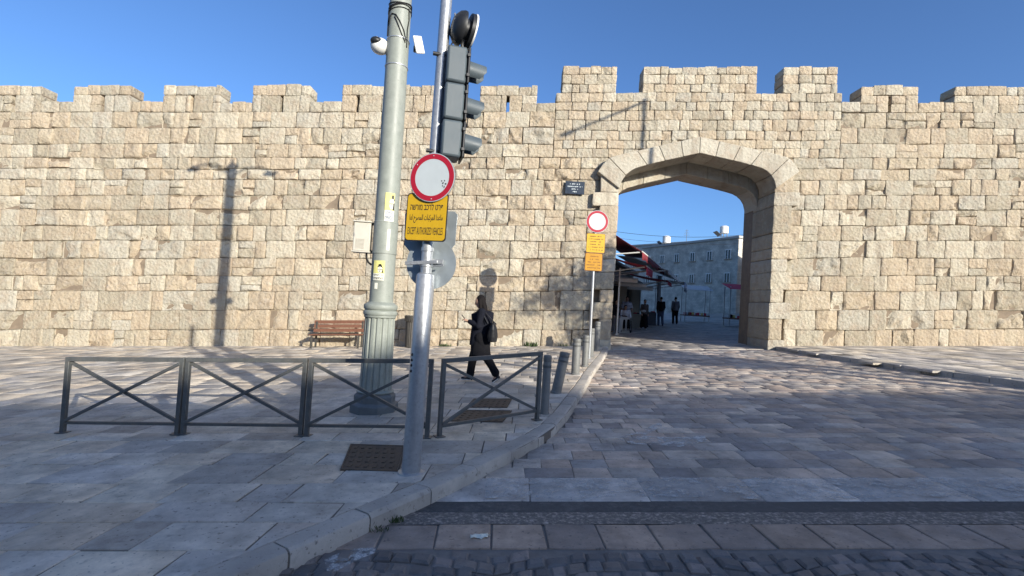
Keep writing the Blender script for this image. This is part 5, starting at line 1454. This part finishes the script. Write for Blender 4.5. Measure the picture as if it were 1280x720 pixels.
DROP = -SUN_DIR.z / SUN_DIR.y + SLOPE * SUN_DIR.x / SUN_DIR.y
TX = -SUN_DIR.x / SUN_DIR.y
xs_ = lambda x, y: x + TX * (y - YK)
x1_, x2_ = 25.6, 28.6  # unseen blocks, stepped here to shape the edge of the street shade
back_block(-45, x1_, YK, top_for(7.2), 12, 'unseen long limestone building behind the viewpoint, set to shade the street, on its left', M['oldstone'])
back_block(x1_ + .02, x2_, YK, top_for(10.3), 11, 'unseen middle limestone building behind the viewpoint, set to shade the street', M['creamplaster'])
back_block(x2_ + .02, 75, YK, top_for(9.4), 12, 'unseen long limestone building behind the viewpoint, set to shade the street, on its right', M['oldstone'])
# a street tree off to the right; its crown dapples the wall and the gate
def tree(x, y, h, r, zc, label, n=5200, seed=1, squash=.7):
    rg = random.Random(seed)
    t = thing('unseen_tree', (x, y, gz(x, .0)), label, 'tree')
    m_ = MB().path([(0, 0, -.2), (.05, .03, h * .25), (.0, .1, h * .5), (.1, .05, h * .8)], [.17, .14, .11, .05], 10)
    m_.build('trunk', M['bark'], t, 60)
    clumps = []
    for k in range(26):
        while True:
            p = Vector((rg.uniform(-1, 1), rg.uniform(-1, 1), rg.uniform(-1, 1)))
            if .3 < p.length < 1: break
        clumps.append(Vector((p.x * r, p.y * r, zc + p.z * r * squash)))
    for c in clumps[:9]: MB().path([(0, .05, h * .42), (c.x * .5, c.y * .5, (h * .42 + c.z) / 2), tuple(c)], [.06, .04, .012], 6).build('limb', M['bark'], t, 60)
    v = []; f = []
    for k in range(n):
        c = rg.choice(clumps); d = Vector((rg.gauss(0, 1), rg.gauss(0, 1), rg.gauss(0, .8))) * (r * .16); p = c + d
        a = Vector((rg.uniform(-1, 1), rg.uniform(-1, 1), rg.uniform(-.4, .4))).normalized() * .085; b = a.cross(Vector((rg.uniform(-1, 1), rg.uniform(-1, 1), rg.uniform(-1, 1)))).normalized() * .04
        q = len(v); v += [p - a, p + b, p + a, p - b]; f.append((q, q + 1, q + 2, q + 3))
    cr = MB().add(v, f).build('crown', M['leaf'], t, None); cr['kind'] = 'stuff'
    return t
# a point of the wall at (px,py) is shaded by things on its line towards the sun
def toward_sun(px, py, Y, dist):
    p = P3(px, py, Y); return p - SUN_DIR * dist
q = toward_sun(735, 372, WY, 15.5)
tree(q.x, q.y, 5.6, 2.0, q.z - gz(q.x), 'leafy street tree standing right of the road, outside the view', seed=3)
q = toward_sun(812, 440, 16.0, 12.5)  # second crown put in as an occluder for the ground before the gateway
tree(q.x, q.y, 5.2, 1.7, q.z - gz(q.x), 'second leafy tree added outside the view to shade the ground at the gate', n=7000, seed=9, squash=.6)
# lamp standing right of the road, outside the view; its arm shadows the wall above the gate
pb_, pa_ = P3(806, 127, WY) - SUN_DIR * 12.0, P3(706, 168, WY)
k_ = -SUN_DIR
sa = (pb_.z - pa_.z) / k_.z
pa_ = pa_ + k_ * sa
ld = thing('street_light', (pb_.x, pb_.y, gz(pb_.x)), 'tall grey street light with a long arm right of the road, outside the view', 'lamp post')
oo = Vector((pb_.x, pb_.y, gz(pb_.x))); hh_ = pb_.z - oo.z
MB().lathe([(.14, -.1), (.14, .5), (.09, .55), (.06, hh_ + .1)], 20).build('post', M['rail'], ld, 40)
MB().path([(0, 0, hh_), tuple((pa_ - oo) * .5 + Vector((0, 0, hh_ * .5))), tuple(pa_ - oo)], [.05, .045, .04], 10).build('arm', M['rail'], ld, 60)
ee = pa_ - oo; ud = Vector((ee.x, ee.y, 0)).normalized()
MB().ell(ee - ud * .1, (.34, .14, .08), 16, 10, Matrix.Rotation(math.atan2(ud.y, ud.x), 3, 'Z')).build('lamp_head', M['galv'], ld, 60)
